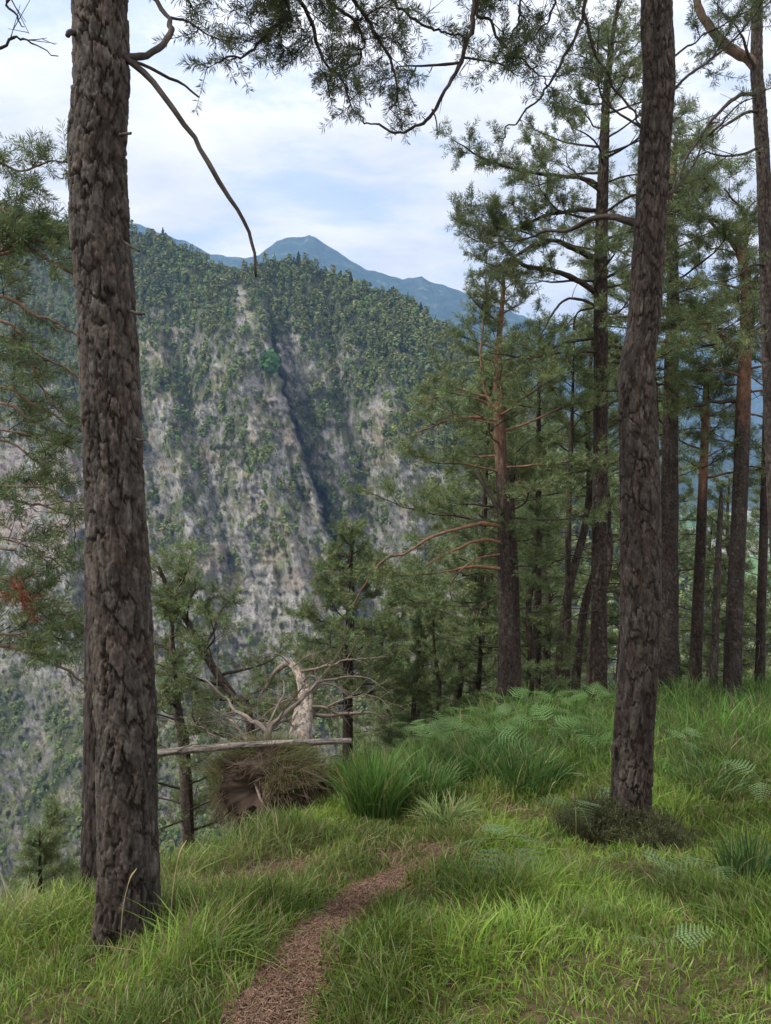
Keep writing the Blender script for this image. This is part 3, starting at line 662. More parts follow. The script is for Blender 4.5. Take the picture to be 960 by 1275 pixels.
pine('tall thick-barked pine in the left foreground with one long bare branch drooping from its trunk', P, r, cells=(.052, .10, .013), nu=210, dz=.0055, flare=.055, manual=man, seed=11, K=34, wid=.0032, base_col=(.068,.059,.052), tone=NG*.62, auto=dict(n=14, z0=.74, z1=.98, L0=1.8, L1=.8, dens=3))
P, r = trunkpts([(126,1085,50,3.7),(128,1000,50,3.72),(130,900,50,3.74),(131,800,50,3.76),(131,700,50,3.78),(133,600,48,3.8),(136,450,46,3.82),(130,300,44,3.84),(124,100,42,3.86),(124,-150,40,3.9),(126,-600,34,3.95)])
P, r = sink(P, r)
pine('pine half hidden directly behind the thick left foreground trunk', P, r, cells=(.038, .085, .010), nu=120, dz=.012, flare=.03, seed=23, base_col=(.052,.043,.039))
P, r = trunkpts([(785,1045,52,4.5),(786,1000,50,4.5),(790,900,49,4.52),(797,800,49,4.54),(798,700,49,4.56),(796,600,48,4.6),(793,500,44,4.62),(794,450,40,4.64),(802,400,38,4.66),(808,300,37,4.68),(814,200,37,4.7),(821,100,37,4.72),(817,0,36,4.74),(812,-250,32,4.8),(815,-700,26,4.9),(812,-1300,16,5.0)])
P, r = sink(P, r)
OV = dict(dens=9, L1=.34, start=.5, nsz=.042, per2=18, bare=.35)
man = [
 (px3([(800,281,4.68),(785,274,4.75),(765,270,4.85),(742,272,4.95),(715,282,5.05),(690,288,5.2),(668,293,5.3)]), .030, .008, None),
 (px3([(668,293,5.3),(640,300,5.4),(610,302,5.5),(590,298,5.6)]), .009, .003, dict(dens=11, L1=.4, start=.1, per2=20)),
 (px3([(810,-260,4.8),(700,-190,4.6),(600,-60,4.4),(590,0,4.3),(587,35,4.3),(573,78,4.3),(548,125,4.3),(522,154,4.3),(492,168,4.3),(470,156,4.3),(452,153,4.3)]), .02, .004, dict(dens=3, L1=.18, start=.7, bare=1, endt=False)),
 (px3([(573,78,4.3),(545,80,4.3),(515,82,4.3),(493,84,4.3)]), .009, .003, dict(dens=5, L1=.14, start=.2, bare=1, endt=False)),
 (px3([(518,84,4.3),(508,108,4.3),(516,133,4.3)]), .005, .002, None),
 (px3([(538,136,4.3),(544,152,4.3),(544,173,4.3)]), .005, .002, None),
 (px3([(575,72,4.3),(600,74,4.35),(625,82,4.4),(645,95,4.4)]), .007, .002, dict(dens=9, L1=.2, start=.1, bare=.5)),
 (px3([(810,-300,4.8),(760,-120,4.6),(732,0,4.5),(722,32,4.5),(702,68,4.5),(684,106,4.5),(655,138,4.5),(632,162,4.5),(614,178,4.5)]), .014, .003, dict(dens=4, L1=.18, start=.6, bare=1, endt=False)),
 (px3([(810,-330,4.8),(680,-200,4.5),(600,-10,4.4),(612,30,4.4),(640,68,4.4),(672,92,4.4),(690,112,4.4)]), .014, .003, dict(dens=14, L1=.36, start=.45, bare=.3, per2=18, nsz=.042)),
 (px3([(810,-350,4.8),(660,-220,4.4),(520,-60,4.3),(490,0,4.3),(530,30,4.3),(560,42,4.3),(578,48,4.3)]), .014, .004, dict(dens=14, L1=.3, start=.5, bare=.3, per2=18, nsz=.042)),
 (px3([(810,-370,4.8),(700,-220,4.6),(640,-60,4.5),(650,0,4.5),(640,40,4.5),(610,80,4.5)]), .014, .003, dict(dens=15, L1=.36, start=.5, bare=.2, per2=18, nsz=.042)),
 (px3([(810,-390,4.8),(740,-220,4.7),(680,-80,4.6),(690,-10,4.6),(680,30,4.6),(660,55,4.6)]), .014, .003, dict(dens=15, L1=.36, start=.5, bare=.2, per2=18, nsz=.042)),
 (px3([(812,-200,4.8),(760,-80,4.75),(728,0,4.7),(735,50,4.7),(758,95,4.7),(785,135,4.7),(803,160,4.7)]), .012, .006, dict(dens=5, L1=.26, start=.4, bare=.8, endt=False)),
 (px3([(800,160,4.7),(770,140,4.7),(750,120,4.7),(744,80,4.7),(746,40,4.7)]), .009, .003, dict(dens=7, L1=.3, start=.3, bare=.5)),
 (px3([(825,120,4.7),(845,105,4.7),(872,85,4.8),(905,58,4.9),(940,20,5.0),(975,-20,5.1)]), .010, .004, dict(dens=8, L1=.34, start=.3, bare=.5, nsz=.042)),
 (px3([(815,245,4.7),(840,238,4.7),(862,205,4.8),(880,172,4.85),(905,148,4.9),(925,130,5.0),(960,112,5.1)]), .009, .004, dict(dens=6, L1=.3, start=.3, bare=.6, nsz=.042)),
 (px3([(822,80,4.7),(850,62,4.8),(870,48,4.8),(900,30,4.9),(945,5,5.0)]), .008, .003, dict(dens=8, L1=.32, start=.3, bare=.4, nsz=.042)),
 (px3([(768,925,4.52),(764,930,4.48),(763,945,4.46)]), .022, .012, None),
 (px3([(775,523,4.6),(766,522,4.6),(760,525,4.6)]), .010, .006, None),
]
pine('thick dark pine in the right foreground rising from a tuft of heath in the grass', P, r, cells=(.048, .115, .012), nu=170, dz=.0075, flare=.045, manual=man, seed=37, K=34, wid=.0034, base_col=(.060,.049,.042), tone=NG*.66, auto=dict(n=12, z0=.72, z1=.98, L0=1.8, L1=.8, dens=3))

# ---- trees along the crest
def gp(px, Y): p = onground(px, Y); return topx(p)[1]
def crest_tree(label, L_, seed, **kw):
    """L_ [(px,py,w)] bottom to top with depth Y; the foot is set on the ground"""
    Y = kw.pop('Y'); L2 = [(a, b, c, Y+.12*i) for i, (a, b, c) in enumerate(L_)]
    foot = onground(L_[0][0], Y); L2[0] = (L_[0][0], float(topx(foot)[1]), L_[0][2]*1.1, Y)
    P, r = trunkpts(L2); P, r = sink(P, r, .35)
    return pine(label, P, r, seed=seed, **kw)
OR = (.22, .12, .08)
# B - the tall central pine
crest_tree('tall straight pine left of the right foreground trunk, its crown reaching the picture top', [(745,878,21),(746,740,19),(747,600,18),(748,450,17),(748,330,16),(751,220,13),(755,120,9),(762,50,6),(770,0,3)], 41, Y=9.2,
  cells=(.045,.07,.014), nu=72, dz=.02, base_col=(.047,.036,.030), K=26, wid=.0055, nsz=.06,
  auto=dict(n=40, z0=.48, z1=.99, L0=1.75, L1=.55, el=.0, dens=6.5, start=.3, twL=.6, low=8),
  manual=[(px3([(747,325,9.7),(720,312,9.5),(690,300,9.3),(655,310,9.2),(620,330,9.1),(600,322,9.1)]), .045, .008, dict(dens=8, L1=.7, start=.3)),
   (px3([(748,370,9.7),(725,352,9.6),(690,338,9.5),(650,330,9.4),(625,300,9.3),(614,275,9.3),(612,258,9.3)]), .045, .008, dict(dens=8, L1=.6, start=.35)),
   (px3([(748,262,9.9),(720,262,9.7),(680,268,9.6),(640,285,9.5),(590,282,9.4),(566,275,9.4)]), .035, .006, dict(dens=9, L1=.8, start=.3)),
   (px3([(750,235,9.9),(725,222,9.7),(690,218,9.6),(640,210,9.5),(600,195,9.4),(565,176,9.4)]), .035, .006, dict(dens=9, L1=.7, start=.3)),
   (px3([(748,385,9.7),(730,375,9.4),(705,372,9.2),(685,395,9.1),(672,425,9.0)]), .025, .006, dict(dens=5, L1=.5, start=.4, bare=.6)),
   (px3([(748,350,9.7),(775,335,9.5),(800,320,9.5)]), .02, .006, dict(dens=6, L1=.5, start=.4)),
   (px3([(750,200,9.9),(775,185,9.8),(800,170,9.8),(840,150,9.8)]), .02, .006, dict(dens=8, L1=.6, start=.3))])
# A - two pines close together, orange upper stems
BA = dict(dens=7, L1=.6, start=.45, bare=.1)
crest_tree('pine with a red-brown forked top and long arching limbs reaching left over the fallen tree', [(629,885,22),(631,780,21),(629,700,20),(627,620,17),(622,540,14),(620,470,11),(622,420,7),(626,370,5),(628,335,3)], 43, Y=9.0,
  cells=(.03,.05,.007), nu=56, dz=.02, base_col=(.054,.042,.036), orange=(.5,.72), tone=NG*1.2, K=26, wid=.0052, nsz=.06,
  auto=dict(n=26, z0=.45, z1=.98, L0=1.7, L1=.35, el=.05, dens=7, start=.3, twL=.6, low=6),
  manual=[
   (px3([(619,512,9.3),(600,500,9.2),(575,492,9.1),(545,495,9.0),(520,502,9)]), .022, .006, BA, OR),
   (px3([(618,524,9.3),(590,520,9.2),(560,524,9.0),(530,535,8.9),(505,545,8.9)]), .022, .006, BA, OR),
   (px3([(621,655,9.1),(600,652,9.0),(570,658,8.8),(535,670,8.6),(505,688,8.5),(475,700,8.4),(445,745,8.3),(438,760,8.3)]), .026, .006, dict(dens=6, L1=.5, start=.5, bare=.3), OR),
   (px3([(622,675,9.1),(600,672,9.0),(575,680,8.9),(545,694,8.8),(520,712,8.8),(500,730,8.8)]), .024, .006, dict(dens=6, L1=.5, start=.45, bare=.3), OR),
   (px3([(622,708,9.1),(590,706,9.0),(555,712,8.9),(520,716,8.8),(480,716,8.7)]), .022, .006, dict(dens=6, L1=.5, start=.45, bare=.3), OR),
   (px3([(622,690,9.1),(595,695,8.9),(572,712,8.8),(560,730,8.8),(562,748,8.8)]), .014, .005, dict(dens=5, L1=.4, start=.4, bare=.7), OR),
   (px3([(624,640,9.2),(612,620,9.3),(600,600,9.4),(592,585,9.5)]), .035, .02, None),
   (px3([(619,512,9.3),(605,490,9.4),(598,450,9.4),(600,415,9.5),(606,350,9.5)]), .022, .008, dict(dens=8, L1=.5, start=.3), OR)])
crest_tree('darker pine standing right against the back of the forked one', [(641,880,17),(640,800,17),(638,700,15),(634,620,12),(634,560,8)], 44, Y=9.6, cells=(.03,.05,.007), nu=40, dz=.03, base_col=(.06,.045,.038),
  auto=dict(n=12, z0=.6, z1=.98, L0=1.0, L1=.4, dens=6))
# C
crest_tree('straight pine seen immediately right of the right foreground trunk', [(831,857,24),(833,740,23),(834,600,20),(836,450,17),(838,360,14),(836,280,11),(838,220,8),(842,170,4)], 47, Y=11.0,
  cells=(.04,.05,.007), nu=56, dz=.025, base_col=(.054,.045,.040), orange=(.78,.95), K=22, wid=.006, nsz=.085,
  auto=dict(n=26, z0=.56, z1=.99, L0=1.8, L1=.6, el=.0, dens=6, start=.3, twL=.7, low=8), tone=NG*1.1)
# D
crest_tree('slender pine leaning slightly right, with a red upper stem, left of the thin dead snag', [(865,857,15),(869,760,14),(873,660,12),(877,560,10),(879,500,8),(880,455,5)], 53, Y=11.5,
  cells=(.03,.05,.006), nu=36, dz=.03, orange=(.55,.7), K=20, wid=.0065, nsz=.08,
  auto=dict(n=14, z0=.66, z1=.98, L0=1.3, L1=.5, dens=6, low=4), tone=NG*1.25)
# E dead snag
crest_tree('thin dead snag without a crown, between two pines on the right of the crest', [(888,855,10),(891,780,9),(894,700,8),(897,640,6),(898,612,3)], 59, Y=11.0, cells=(.03,.05,.004), nu=24, dz=.03, base_col=(.075,.065,.058),
  auto=dict(n=6, z0=.3, z1=.95, L0=.5, L1=.2, dens=4, bare=1), topgrow=False)
# F
crest_tree('pine with orange-red upper stem and a heavy orange limb bending left, near right edge', [(911,858,21),(914,780,20),(918,690,19),(922,600,18),(925,520,17),(928,430,14),(929,360,12),(925,325,11),(912,300,9),(892,285,5)], 61, Y=10.3,
  cells=(.035,.05,.007), nu=56, dz=.022, orange=(.55,.66), K=22, wid=.006, nsz=.08, base_col=(.054,.046,.041),
  auto=dict(n=20, z0=.64, z1=.97, L0=1.5, L1=.7, dens=6.5, low=5),
  manual=[(px3([(926,440,11),(905,424,10.9),(885,412,10.8),(860,398,10.7),(845,391,10.6),(828,390,10.6)]), .06, .04, None, OR),
   (px3([(830,390,10.6),(800,380,10.6),(780,372,10.6)]), .035, .01, dict(dens=6, L1=.7, start=.2)),
   (px3([(929,355,11.2),(945,352,11.2),(965,355,11.2)]), .03, .015, dict(dens=6, L1=.6, start=.2), OR),
   (px3([(925,500,10.9),(895,500,10.8),(860,506,10.6),(835,512,10.5)]), .035, .01, dict(dens=6, L1=.6, start=.4, bare=.3)),
   (px3([(892,285,11.4),(875,262,11.4),(860,235,11.4),(850,215,11.4)]), .03, .01, dict(dens=9, L1=.8, start=.1), OR),
   (px3([(925,325,11.3),(930,290,11.4),(925,260,11.4),(900,235,11.4)]), .04, .01, dict(dens=9, L1=.8, start=.2), OR)], tone=NG*1.15)
# G
crest_tree('slim dark pine at the right edge, right of the orange-stemmed one', [(946,852,12),(948,760,11),(951,660,10),(953,560,9),(955,480,7),(955,400,4)], 67, Y=11.5, cells=(.03,.05,.005), nu=32, dz=.03, orange=(.6,.9),
  auto=dict(n=12, z0=.66, z1=.98, L0=1.1, L1=.5, dens=6, low=4))
# H - nearer, off the right edge, forks at top
P, r = trunkpts([(985,905,24,7.2),(975,760,22,7.2),(966,600,21,7.2),(960,450,20,7.2),(955,300,18,7.2),(950,200,16,7.2),(945,120,15,7.2),(942,80,14,7.2),(944,-60,11,7.2),(950,-260,8,7.3)])
foot = onground(985, 7.2); P[0] = foot; P, r = sink(P, r, .3)
pine('pine up the right edge of the picture with a pale bent limb curving upper left', P, r, cells=(.035,.06,.007), nu=64, dz=.016, seed=71, K=24, wid=.0045, nsz=.07, base_col=(.075,.064,.056),
  auto=dict(n=12, z0=.86, z1=.98, L0=1.6, L1=.5, dens=6, low=0),
  manual=[(px3([(942,85,7.2),(930,73,7.2),(915,66,7.2),(897,52,7.2),(882,32,7.2),(872,10,7.2),(868,-30,7.2)]), .055, .035, None, (.2,.14,.11)),
   (px3([(946,118,7.2),(925,118,7.1),(905,130,7.0),(885,150,6.9),(868,178,6.8),(845,215,6.8),(835,245,6.7)]), .022, .006, dict(dens=6, L1=.5, start=.3, bare=.6)),
   (px3([(948,140,7.2),(930,140,7.1),(905,155,7.0),(888,168,7.0)]), .018, .006, dict(dens=7, L1=.5, start=.3, bare=.5)),
   (px3([(950,180,7.2),(930,190,7.1),(905,195,7.0),(880,190,7.0),(860,200,7)]), .016, .004, dict(dens=8, L1=.5, start=.3)),
   (px3([(948,100,7.2),(930,60,7.1),(910,25,7.0),(890,0,7.0)]), .016, .004, dict(dens=8, L1=.5, start=.3)),
   (px3([(955,330,7.2),(935,330,7.1),(915,345,7.0),(890,350,7.0)]), .014, .004, dict(dens=7, L1=.4, start=.4, bare=.3)),
   (px3([(958,400,7.2),(940,410,7.1),(920,420,7.0),(900,440,7.0)]), .014, .004, dict(dens=7, L1=.4, start=.3, bare=.4))])
# middle pine left of the forked pair, rooted below the crest
P, r = trunkpts([(432,935,14,11),(433,860,13,11),(435,790,12,11),(437,740,10,11.1),(436,700,7,11.2),(440,665,4,11.3)]); P[0, 2] = zg(P[0, 0], P[0, 1]); 
pine('bushy light green pine in front of the cliff, behind the fallen dead tree', P, r, cells=(.03,.05,.005), nu=32, dz=.03, seed=73, K=22, wid=.007, nsz=.08, tone=NG*1.15,
  auto=dict(n=30, z0=.55, z1=.99, L0=1.35, L1=.35, el=.05, dens=8, start=.2, twL=.6, low=6))

# left scraggly pines below the crest
P, r = trunkpts([(330,940,11,8.2),(312,905,11,8.3),(290,867,11,8.4),(270,838,10,8.5),(257,817,9,8.5),(233,773,8,8.6),(213,740,6,8.7),(197,705,4,8.8)]); P[0, 2] = min(P[0, 2], zg(P[0, 0], P[0, 1]))
pine('thin dark pine leaning steeply to the left across the pale cliff', P, r, cells=(.03,.05,.004), nu=24, dz=.02, seed=79, K=26, wid=.0052, nsz=.06, tone=NG*1.2, base_col=(.07,.055,.048),
  auto=dict(n=16, z0=.5, z1=.98, L0=1.0, L1=.5, el=.2, dens=8, start=.2, twL=.45, low=8))
for i, (pts_, lab) in enumerate([([(236,1010,12),(228,950,11),(221,890,10),(216,830,8),(214,780,6),(222,720,4),(226,690,3)],'scruffy young pine with a pale stem just right of the left foreground trunk'),
    ([(242,1010,8),(234,950,8),(226,900,7),(220,860,6),(212,800,4)],'second thin dark stem leaning against the scruffy young pine')]):
    P, r = trunkpts([(a, b, c, 8.6+.3*i) for a, b, c in pts_]); P[0, 2] = min(P[0, 2], zg(P[0, 0], P[0, 1])+.1)
    pine(lab, P, r, cells=(.03,.05,.004), nu=24, dz=.02, seed=83+i, K=26, wid=.0052, nsz=.06, tone=NG*1.2, base_col=((.15,.13,.11),(.075,.05,.045))[i],
      auto=dict(n=(20, 9)[i], z0=.35, z1=.98, L0=.85, L1=.4, el=.1, dens=8, start=.2, twL=.4, low=10, bare=.25))

# pine out of frame on the left whose limbs cross the left margin
Y = 5.6
P = px3([(-120,1100,Y),(-115,900,Y),(-110,600,Y),(-100,300,Y),(-90,100,Y),(-85,0,Y),(-90,-200,Y)]); P[0, 2] = zg(P[0, 0], P[0, 1]); P, r = sink(P, np.array([.15,.14,.13,.12,.09,.07,.03]))
LG = dict(dens=6, L1=.40, start=.45, nsz=.06, per2=12, bare=.35)
LR = (.20, .13, .095)
def LL(l, r0, r1, g=LG): return (px3([(-105, l[0][1]-8, Y)]+[(a, b, Y-.1) for a, b in l]), r0, r1, g, LR)
man = [LL([(-20,195),(0,203),(20,212),(42,208),(70,200),(84,205)], .014, .004, dict(dens=14, L1=.26, start=.45, nsz=.06, per2=22)),
 LL([(-20,330),(0,315),(22,301),(50,300),(78,305),(104,318)], .026, .008, dict(dens=16, L1=.34, start=.4, nsz=.06, per2=20)),
 LL([(0,316),(28,306),(60,325),(95,342),(120,350)], .016, .007, dict(dens=8, L1=.3, start=.4)),
 LL([(0,370),(40,390),(75,405),(108,428)], .016, .008, dict(dens=7, L1=.35, start=.4, bare=.3)),
 LL([(0,400),(25,415),(45,440),(75,455),(108,473)], .014, .006, dict(dens=6, L1=.35, start=.4, bare=.5)),
 LL([(0,418),(35,440),(45,475),(70,505),(104,522)], .014, .006, dict(dens=6, L1=.35, start=.4, bare=.5)),
 LL([(0,482),(40,500),(75,522),(108,540)], .014, .006, dict(dens=6, L1=.38, start=.4, per2=12, bare=.25)),
 LL([(0,502),(50,530),(108,552)], .014, .006, dict(dens=6, L1=.38, start=.4, per2=12, bare=.25)),
 LL([(0,548),(45,575),(62,600),(76,622)], .011, .004, dict(dens=6, L1=.3, start=.4, bare=.5)),
 LL([(0,605),(50,607),(85,625),(108,640)], .013, .005, dict(dens=8, L1=.35, start=.4)),
 LL([(0,620),(50,630),(90,645),(95,675)], .015, .004, dict(dens=8, L1=.35, start=.4, bare=.3)),
 LL([(0,683),(20,688),(42,702)], .010, .003, dict(dens=5, L1=.3, start=.4, bare=.9)),
 LL([(0,720),(20,735),(60,770),(100,792)], .014, .004, dict(dens=6, L1=.38, start=.4, per2=12, bare=.25)),
 LL([(0,803),(50,820),(85,838),(108,855)], .020, .006, dict(dens=8, L1=.4, start=.35, bare=.3)),
 LL([(0,260),(30,268),(60,285)], .012, .004, dict(dens=14, L1=.34, start=.45, nsz=.06, per2=22)),
 LL([(0,440),(30,455),(60,470)], .010, .004, dict(dens=10, L1=.4, start=.45)),
 LL([(0,535),(50,545),(90,560)], .010, .004, dict(dens=10, L1=.4, start=.45)),
 LL([(0,745),(50,750),(95,770)], .012, .004, dict(dens=12, L1=.42, start=.4)),
 LL([(0,670),(50,690),(90,715)], .010, .004, dict(dens=11, L1=.42, start=.45)),
 LL([(0,790),(50,790),(95,800)], .012, .004, dict(dens=11, L1=.42, start=.4))]
e = pine('pine beyond the left edge whose reddish limbs reach in behind the foreground trunk', P, r, cells=(.035,.07,.008), nu=60, dz=.03, seed=89, K=26, wid=.0045, nsz=.065, tone=NG*1.1, manual=man)
fo = Foliage(); rnd = random.Random(5)
grow(fo, px3([(5,722,Y-.2),(22,735,Y-.2),(36,745,Y-.2)]), .006, .003, rnd, dens=30, L1=.14, start=.3, nsz=.06, tone=np.array([.30,.075,.045]))
flush(fo, e, P[0], K=22, wid=.003, crown='dead_needles', twigs='dead_twig')
# dead spray low on the left
P = px3([(-60,1010,6.2),(-20,1000,6.2),(10,985,6.2),(40,978,6.2),(70,975,6.2)])

# ---- young pines crowding the slope below the crest: four kinds built once, then copied
def proto(seed, H, kw, tone, lean=0):
    rnd = random.Random(seed); pts = [(0,0,-.4),(0.03*H*lean,0,H*.25),(.05*H*lean+rnd.gauss(0,.02)*H,rnd.gauss(0,.02)*H,H*.5),(.08*H*lean,rnd.gauss(0,.02)*H,H*.75),(.1*H*lean,0,H)]
    return pine('x', pts, [.09,.08,.065,.045,.015], nu=28, dz=.06, cells=(.04,.06,.006), seed=seed, auto=kw, K=16, wid=.009, nsz=.095, tone=tone, base_col=(.075,.06,.05))
protos = [proto(101, 7.0, dict(n=38, z0=.22, z1=.98, L0=1.3, L1=.3, dens=6, start=.15, twL=.6, low=8), NG*1.15),
          proto(102, 8.5, dict(n=32, z0=.42, z1=.98, L0=1.6, L1=.4, dens=6, start=.25, twL=.65, low=12), NG*1.35, 1),
          proto(103, 5.0, dict(n=34, z0=.1, z1=.98, L0=1.1, L1=.25, dens=7, start=.1, twL=.5, low=2), NG*1.1, -.5),
          proto(104, 8.0, dict(n=16, z0=.6, z1=.98, L0=1.3, L1=.4, dens=6, start=.3, twL=.6, low=22, bare=.3), NG*1.25, .6)]
spots = [ # px, Y, kind, scale, label
 (668,13.0,3,.90,'dark pole-thin pine leaning slightly behind the forked pair'),
 (690,12.0,3,.85,'slim pine with dead twigs, left of a very thin dark stem'),
 (704,11.5,3,.72,'very thin dark stem between the forked pair and the tall central pine'),
 (714,12.5,3,.80,'thin straight pine closest on the left of the tall central trunk'),
 (770,12.0,3,1.0,'narrow pine trunk squeezed between the tall central trunk and the right foreground pine'),
 (545,14.0,1,.72,'red-brown stemmed pine in the thicket left of the forked pair'),
 (590,11.5,0,.50,'dark bushy young pine at the foot of the forked pair'),
 (512,11.5,2,.62,'low bushy pine over the bracken in the thicket'),
 (545,10.8,2,.50,'squat dark young pine just beyond the bracken bank'),
 (658,10.8,2,.62,'small bushy pine just right of the forked pair'),
 (480,15.0,1,.80,'tall pale green pine behind the bushy light green one'),
 (520,18.0,0,1.05,'conical pine in the middle of the thicket'),
 (575,19.0,1,1.15,'tall spreading pine behind the forked pair, top level with the cliffs'),
 (615,22.0,0,1.30,'broad dark pine deep behind the forked pair'),
 (680,17.0,0,1.10,'dense dark pine behind the thin stems'),
 (735,16.0,3,1.0,'thin bare-stemmed pine just left behind the tall central trunk'),
 (645,15.0,3,1.05,'thin leaning stem deep behind the forked pair'),
 (780,18.0,0,1.10,'dense pine behind the right foreground trunk'),
 (850,18.0,1,.95,'light green pine behind the trunks right of the foreground pine'),
 (880,23.0,0,1.0,'yellowish green pine in the gap between right-hand trunks'),
 (905,17.0,2,1.0,'bushy young pine at the base of the orange-stemmed pine'),
 (940,20.0,0,.95,'dense young pine near the right edge beyond the crest'),
 (556,12.2,1,.82,'loose crowned pine close on the left of the forked pair'),
 (470,17.0,0,1.15,'conical pine standing before the cliff left of the thicket'),
 (215,14.0,1,.62,'loose pale pine beyond the log just right of the left foreground trunk'),
 (305,15.5,0,.80,'green pine in front of the cliff behind the steeply leaning stem'),
 (165,13.5,2,.85,'young pine low behind the left foreground trunk'),
 (395,19.0,2,1.05,'bushy pine behind the upturned dead trunk'),
 (440,23.0,0,1.05,'conical pine below the crest in front of the ravine mouth'),
 (360,12.5,2,.55,'small dark pine beneath the dead branches'),
 (270,13.0,2,.75,'light green young pine left of the dead branches'),
 (200,12.0,0,.62,'light green pine showing just right of the left foreground trunk'),
 (252,16.0,1,.72,'loose crowned pine between the leaning stem and the cliff'),
 (55,9.5,0,.66,'full green pine filling the left margin beneath the reddish limbs'),
 (10,12.0,1,.85,'pine low at the left edge of the picture'),
 (85,15.0,2,.9,'bushy pine behind the left foreground trunk'),
 (620,28.0,1,1.6,'tall pine far down the slope behind the forked pair'),
 (690,30.0,0,1.7,'tall dense pine far down the slope left of the central trunk'),
]
def copytree(e):
    c = e.copy(); COL.objects.link(c)
    for ch in e.children:
        k = ch.copy(); COL.objects.link(k); k.parent = c
    return c
usedp = set()
for i, (px, Yd, kind, sc, lab) in enumerate(spots):
    e = protos[kind] if kind not in usedp else copytree(protos[kind]); usedp.add(kind)
    p = onground(px, Yd); e.location = [float(c) for c in p]; rs = random.Random(i*7+1)
    e.rotation_euler = (rs.gauss(0, .03), rs.gauss(0, .03), rs.random()*6.28); e.scale = (sc*rs.uniform(.95, 1.15),)*2+(sc,)
    e['label'] = lab; e['group'] = 'pines on the slope below the crest'

# ------------------------------------------------------------------ fallen dead tree with its root plate
rnd = random.Random(77)
DW = (.40, .36, .32)
base = onground(372, 6.3)
e = empty('fallen_tree', base, 'uprooted dead pine with a bare grey trunk, bleached branches and an earthy root plate', 'dead tree')
tp = px3([(366,975,5.75),(371,935,6.2),(377,892,6.9),(380,868,7.3),(376,848,7.6),(368,832,7.9),(358,826,8.1),(342,838,8.2),(330,856,8.2),(322,868,8.2)])
V, T3, Q, C = bark_trunk(tp, [.11,.105,.098,.075,.058,.042,.034,.027,.02,.01], 60, .012, .03, .2, .004, DW, seed=3)
C = np.clip(C, .05, 1)*np.array([.74, .70, .66]); mk('trunk', V, [T3, Q], M['deadwood'], e, col=C, local=base)
fo = Foliage()
DC = (.165, .132, .108)
dead = [([(335,925,6.3),(333,908,6.4),(320,897,6.5),(307,890,6.6),(290,880,6.7),(277,868,6.8),(263,855,6.9),(254,842,7)], .022, .004),
 ([(333,945,6.2),(331,920,6.2),(336,905,6.3),(347,893,6.4),(362,882,6.5),(380,866,6.6),(393,855,6.7),(413,847,6.7),(447,843,6.8),(470,853,6.8)], .026, .004),
 ([(375,836,7.4),(407,831,7.4),(440,822,7.4),(482,820,7.4)], .014, .004),
 ([(382,889,7),(413,891,7),(447,887,7),(480,896,7)], .022, .004),
 ([(378,880,7),(407,882,7),(425,893,7),(436,905,7)], .016, .003),
 ([(376,893,6.9),(350,900,6.7),(335,915,6.5),(322,925,6.4)], .014, .004),
 ([(376,850,7.5),(390,840,7.4),(415,870,7.3),(420,900,7.2)], .01, .003),
 ([(378,870,7.2),(355,872,7),(335,885,6.9),(318,900,6.8)], .012, .003),
 ([(330,912,6.4),(345,880,6.6),(352,860,6.8),(354,840,7)], .012, .003),
 ([(380,868,7.2),(400,850,7.4),(430,862,7.4),(455,880,7.4)], .010, .002),
 ([(365,830,7.8),(385,815,7.8),(400,822,7.8),(410,840,7.8)], .008, .002),
 ([(360,826,8),(345,815,8),(325,818,8),(310,830,8)], .008, .002),
 ([(322,940,6.4),(300,910,6.8),(282,893,7.0),(268,876,7.2)], .016, .004),
 ([(350,905,6.6),(300,925,6.6),(250,905,6.8),(225,890,6.9)], .008, .002),
 ([(400,885,7),(430,870,7),(460,868,7),(500,880,7)], .008, .002)]
for l, a, b_ in dead:
    limb(px3(l), a*1.3, b_*1.1, e, base, rnd, col=DC, name='branch', mat_='deadwood', wob=.06, fo=fo, ga=dict(dens=11, L1=.6, start=.15, bare=1, per2=4, endt=False, flat=.5))
for l, a, b_ in [([(375,928,6.4),(380,945,6.1),(390,965,5.8),(400,990,5.6)], .028, .012), ([(376,930,6.4),(368,942,6.2),(360,958,6.0),(352,975,5.8)], .03, .012),
   ([(340,940,6.1),(318,960,5.7),(312,985,5.55),(322,1012,5.4)], .02, .008), ([(385,915,6.5),(396,935,6.3),(393,960,6.0)], .018, .007), ([(318,975,5.5),(325,995,5.35),(335,1012,5.3)], .016, .006),
   ([(400,955,6),(412,975,5.8),(430,990,5.7)], .008, .003), ([(390,960,5.9),(405,985,5.7),(420,1000,5.6)], .006, .003), ([(385,950,6),(410,965,5.9),(428,975,5.8)], .006, .003)]:
    limb(px3(l), a, b_, e, base, rnd, col=(.22, .17, .14), name='root', mat_='deadwood', wob=.05)
# root plate: a lump of torn soil, hollow towards the camera
th = np.linspace(0, 2*math.pi, 90, endpoint=False); ph = np.linspace(.02, math.pi-.02, 60); TH, PH = np.meshgrid(th, ph)
c0 = at(338, 972, 5.62); c0[2] -= .02
X = np.cos(TH)*np.sin(PH); Yy = np.sin(TH)*np.sin(PH); Z = np.cos(PH)
rad = .78+.45*(fbm(X*2.2+5, Yy*2.2+Z*2, 5, 4)-.5)+.28*(ridged(X*6+3, Z*6+Yy*5, 15, 3)-.5)
hol = np.exp(-(((X+.42)/.30)**2+((Z-.12)/.40)**2))*(Yy < 0)
rad = rad*(1-.85*hol)
V = np.stack([c0[0]+X*rad*.50, c0[1]+Yy*rad*.40, c0[2]+Z*rad*.34], -1).reshape(-1, 3)
nr, nc = TH.shape; i_ = np.arange(nr-1)[:, None]*nc; j_ = np.arange(nc)[None]; Q = np.stack([i_+j_, i_+nc+j_, i_+nc+(j_+1) % nc, i_+(j_+1) % nc], -1).reshape(-1, 4)
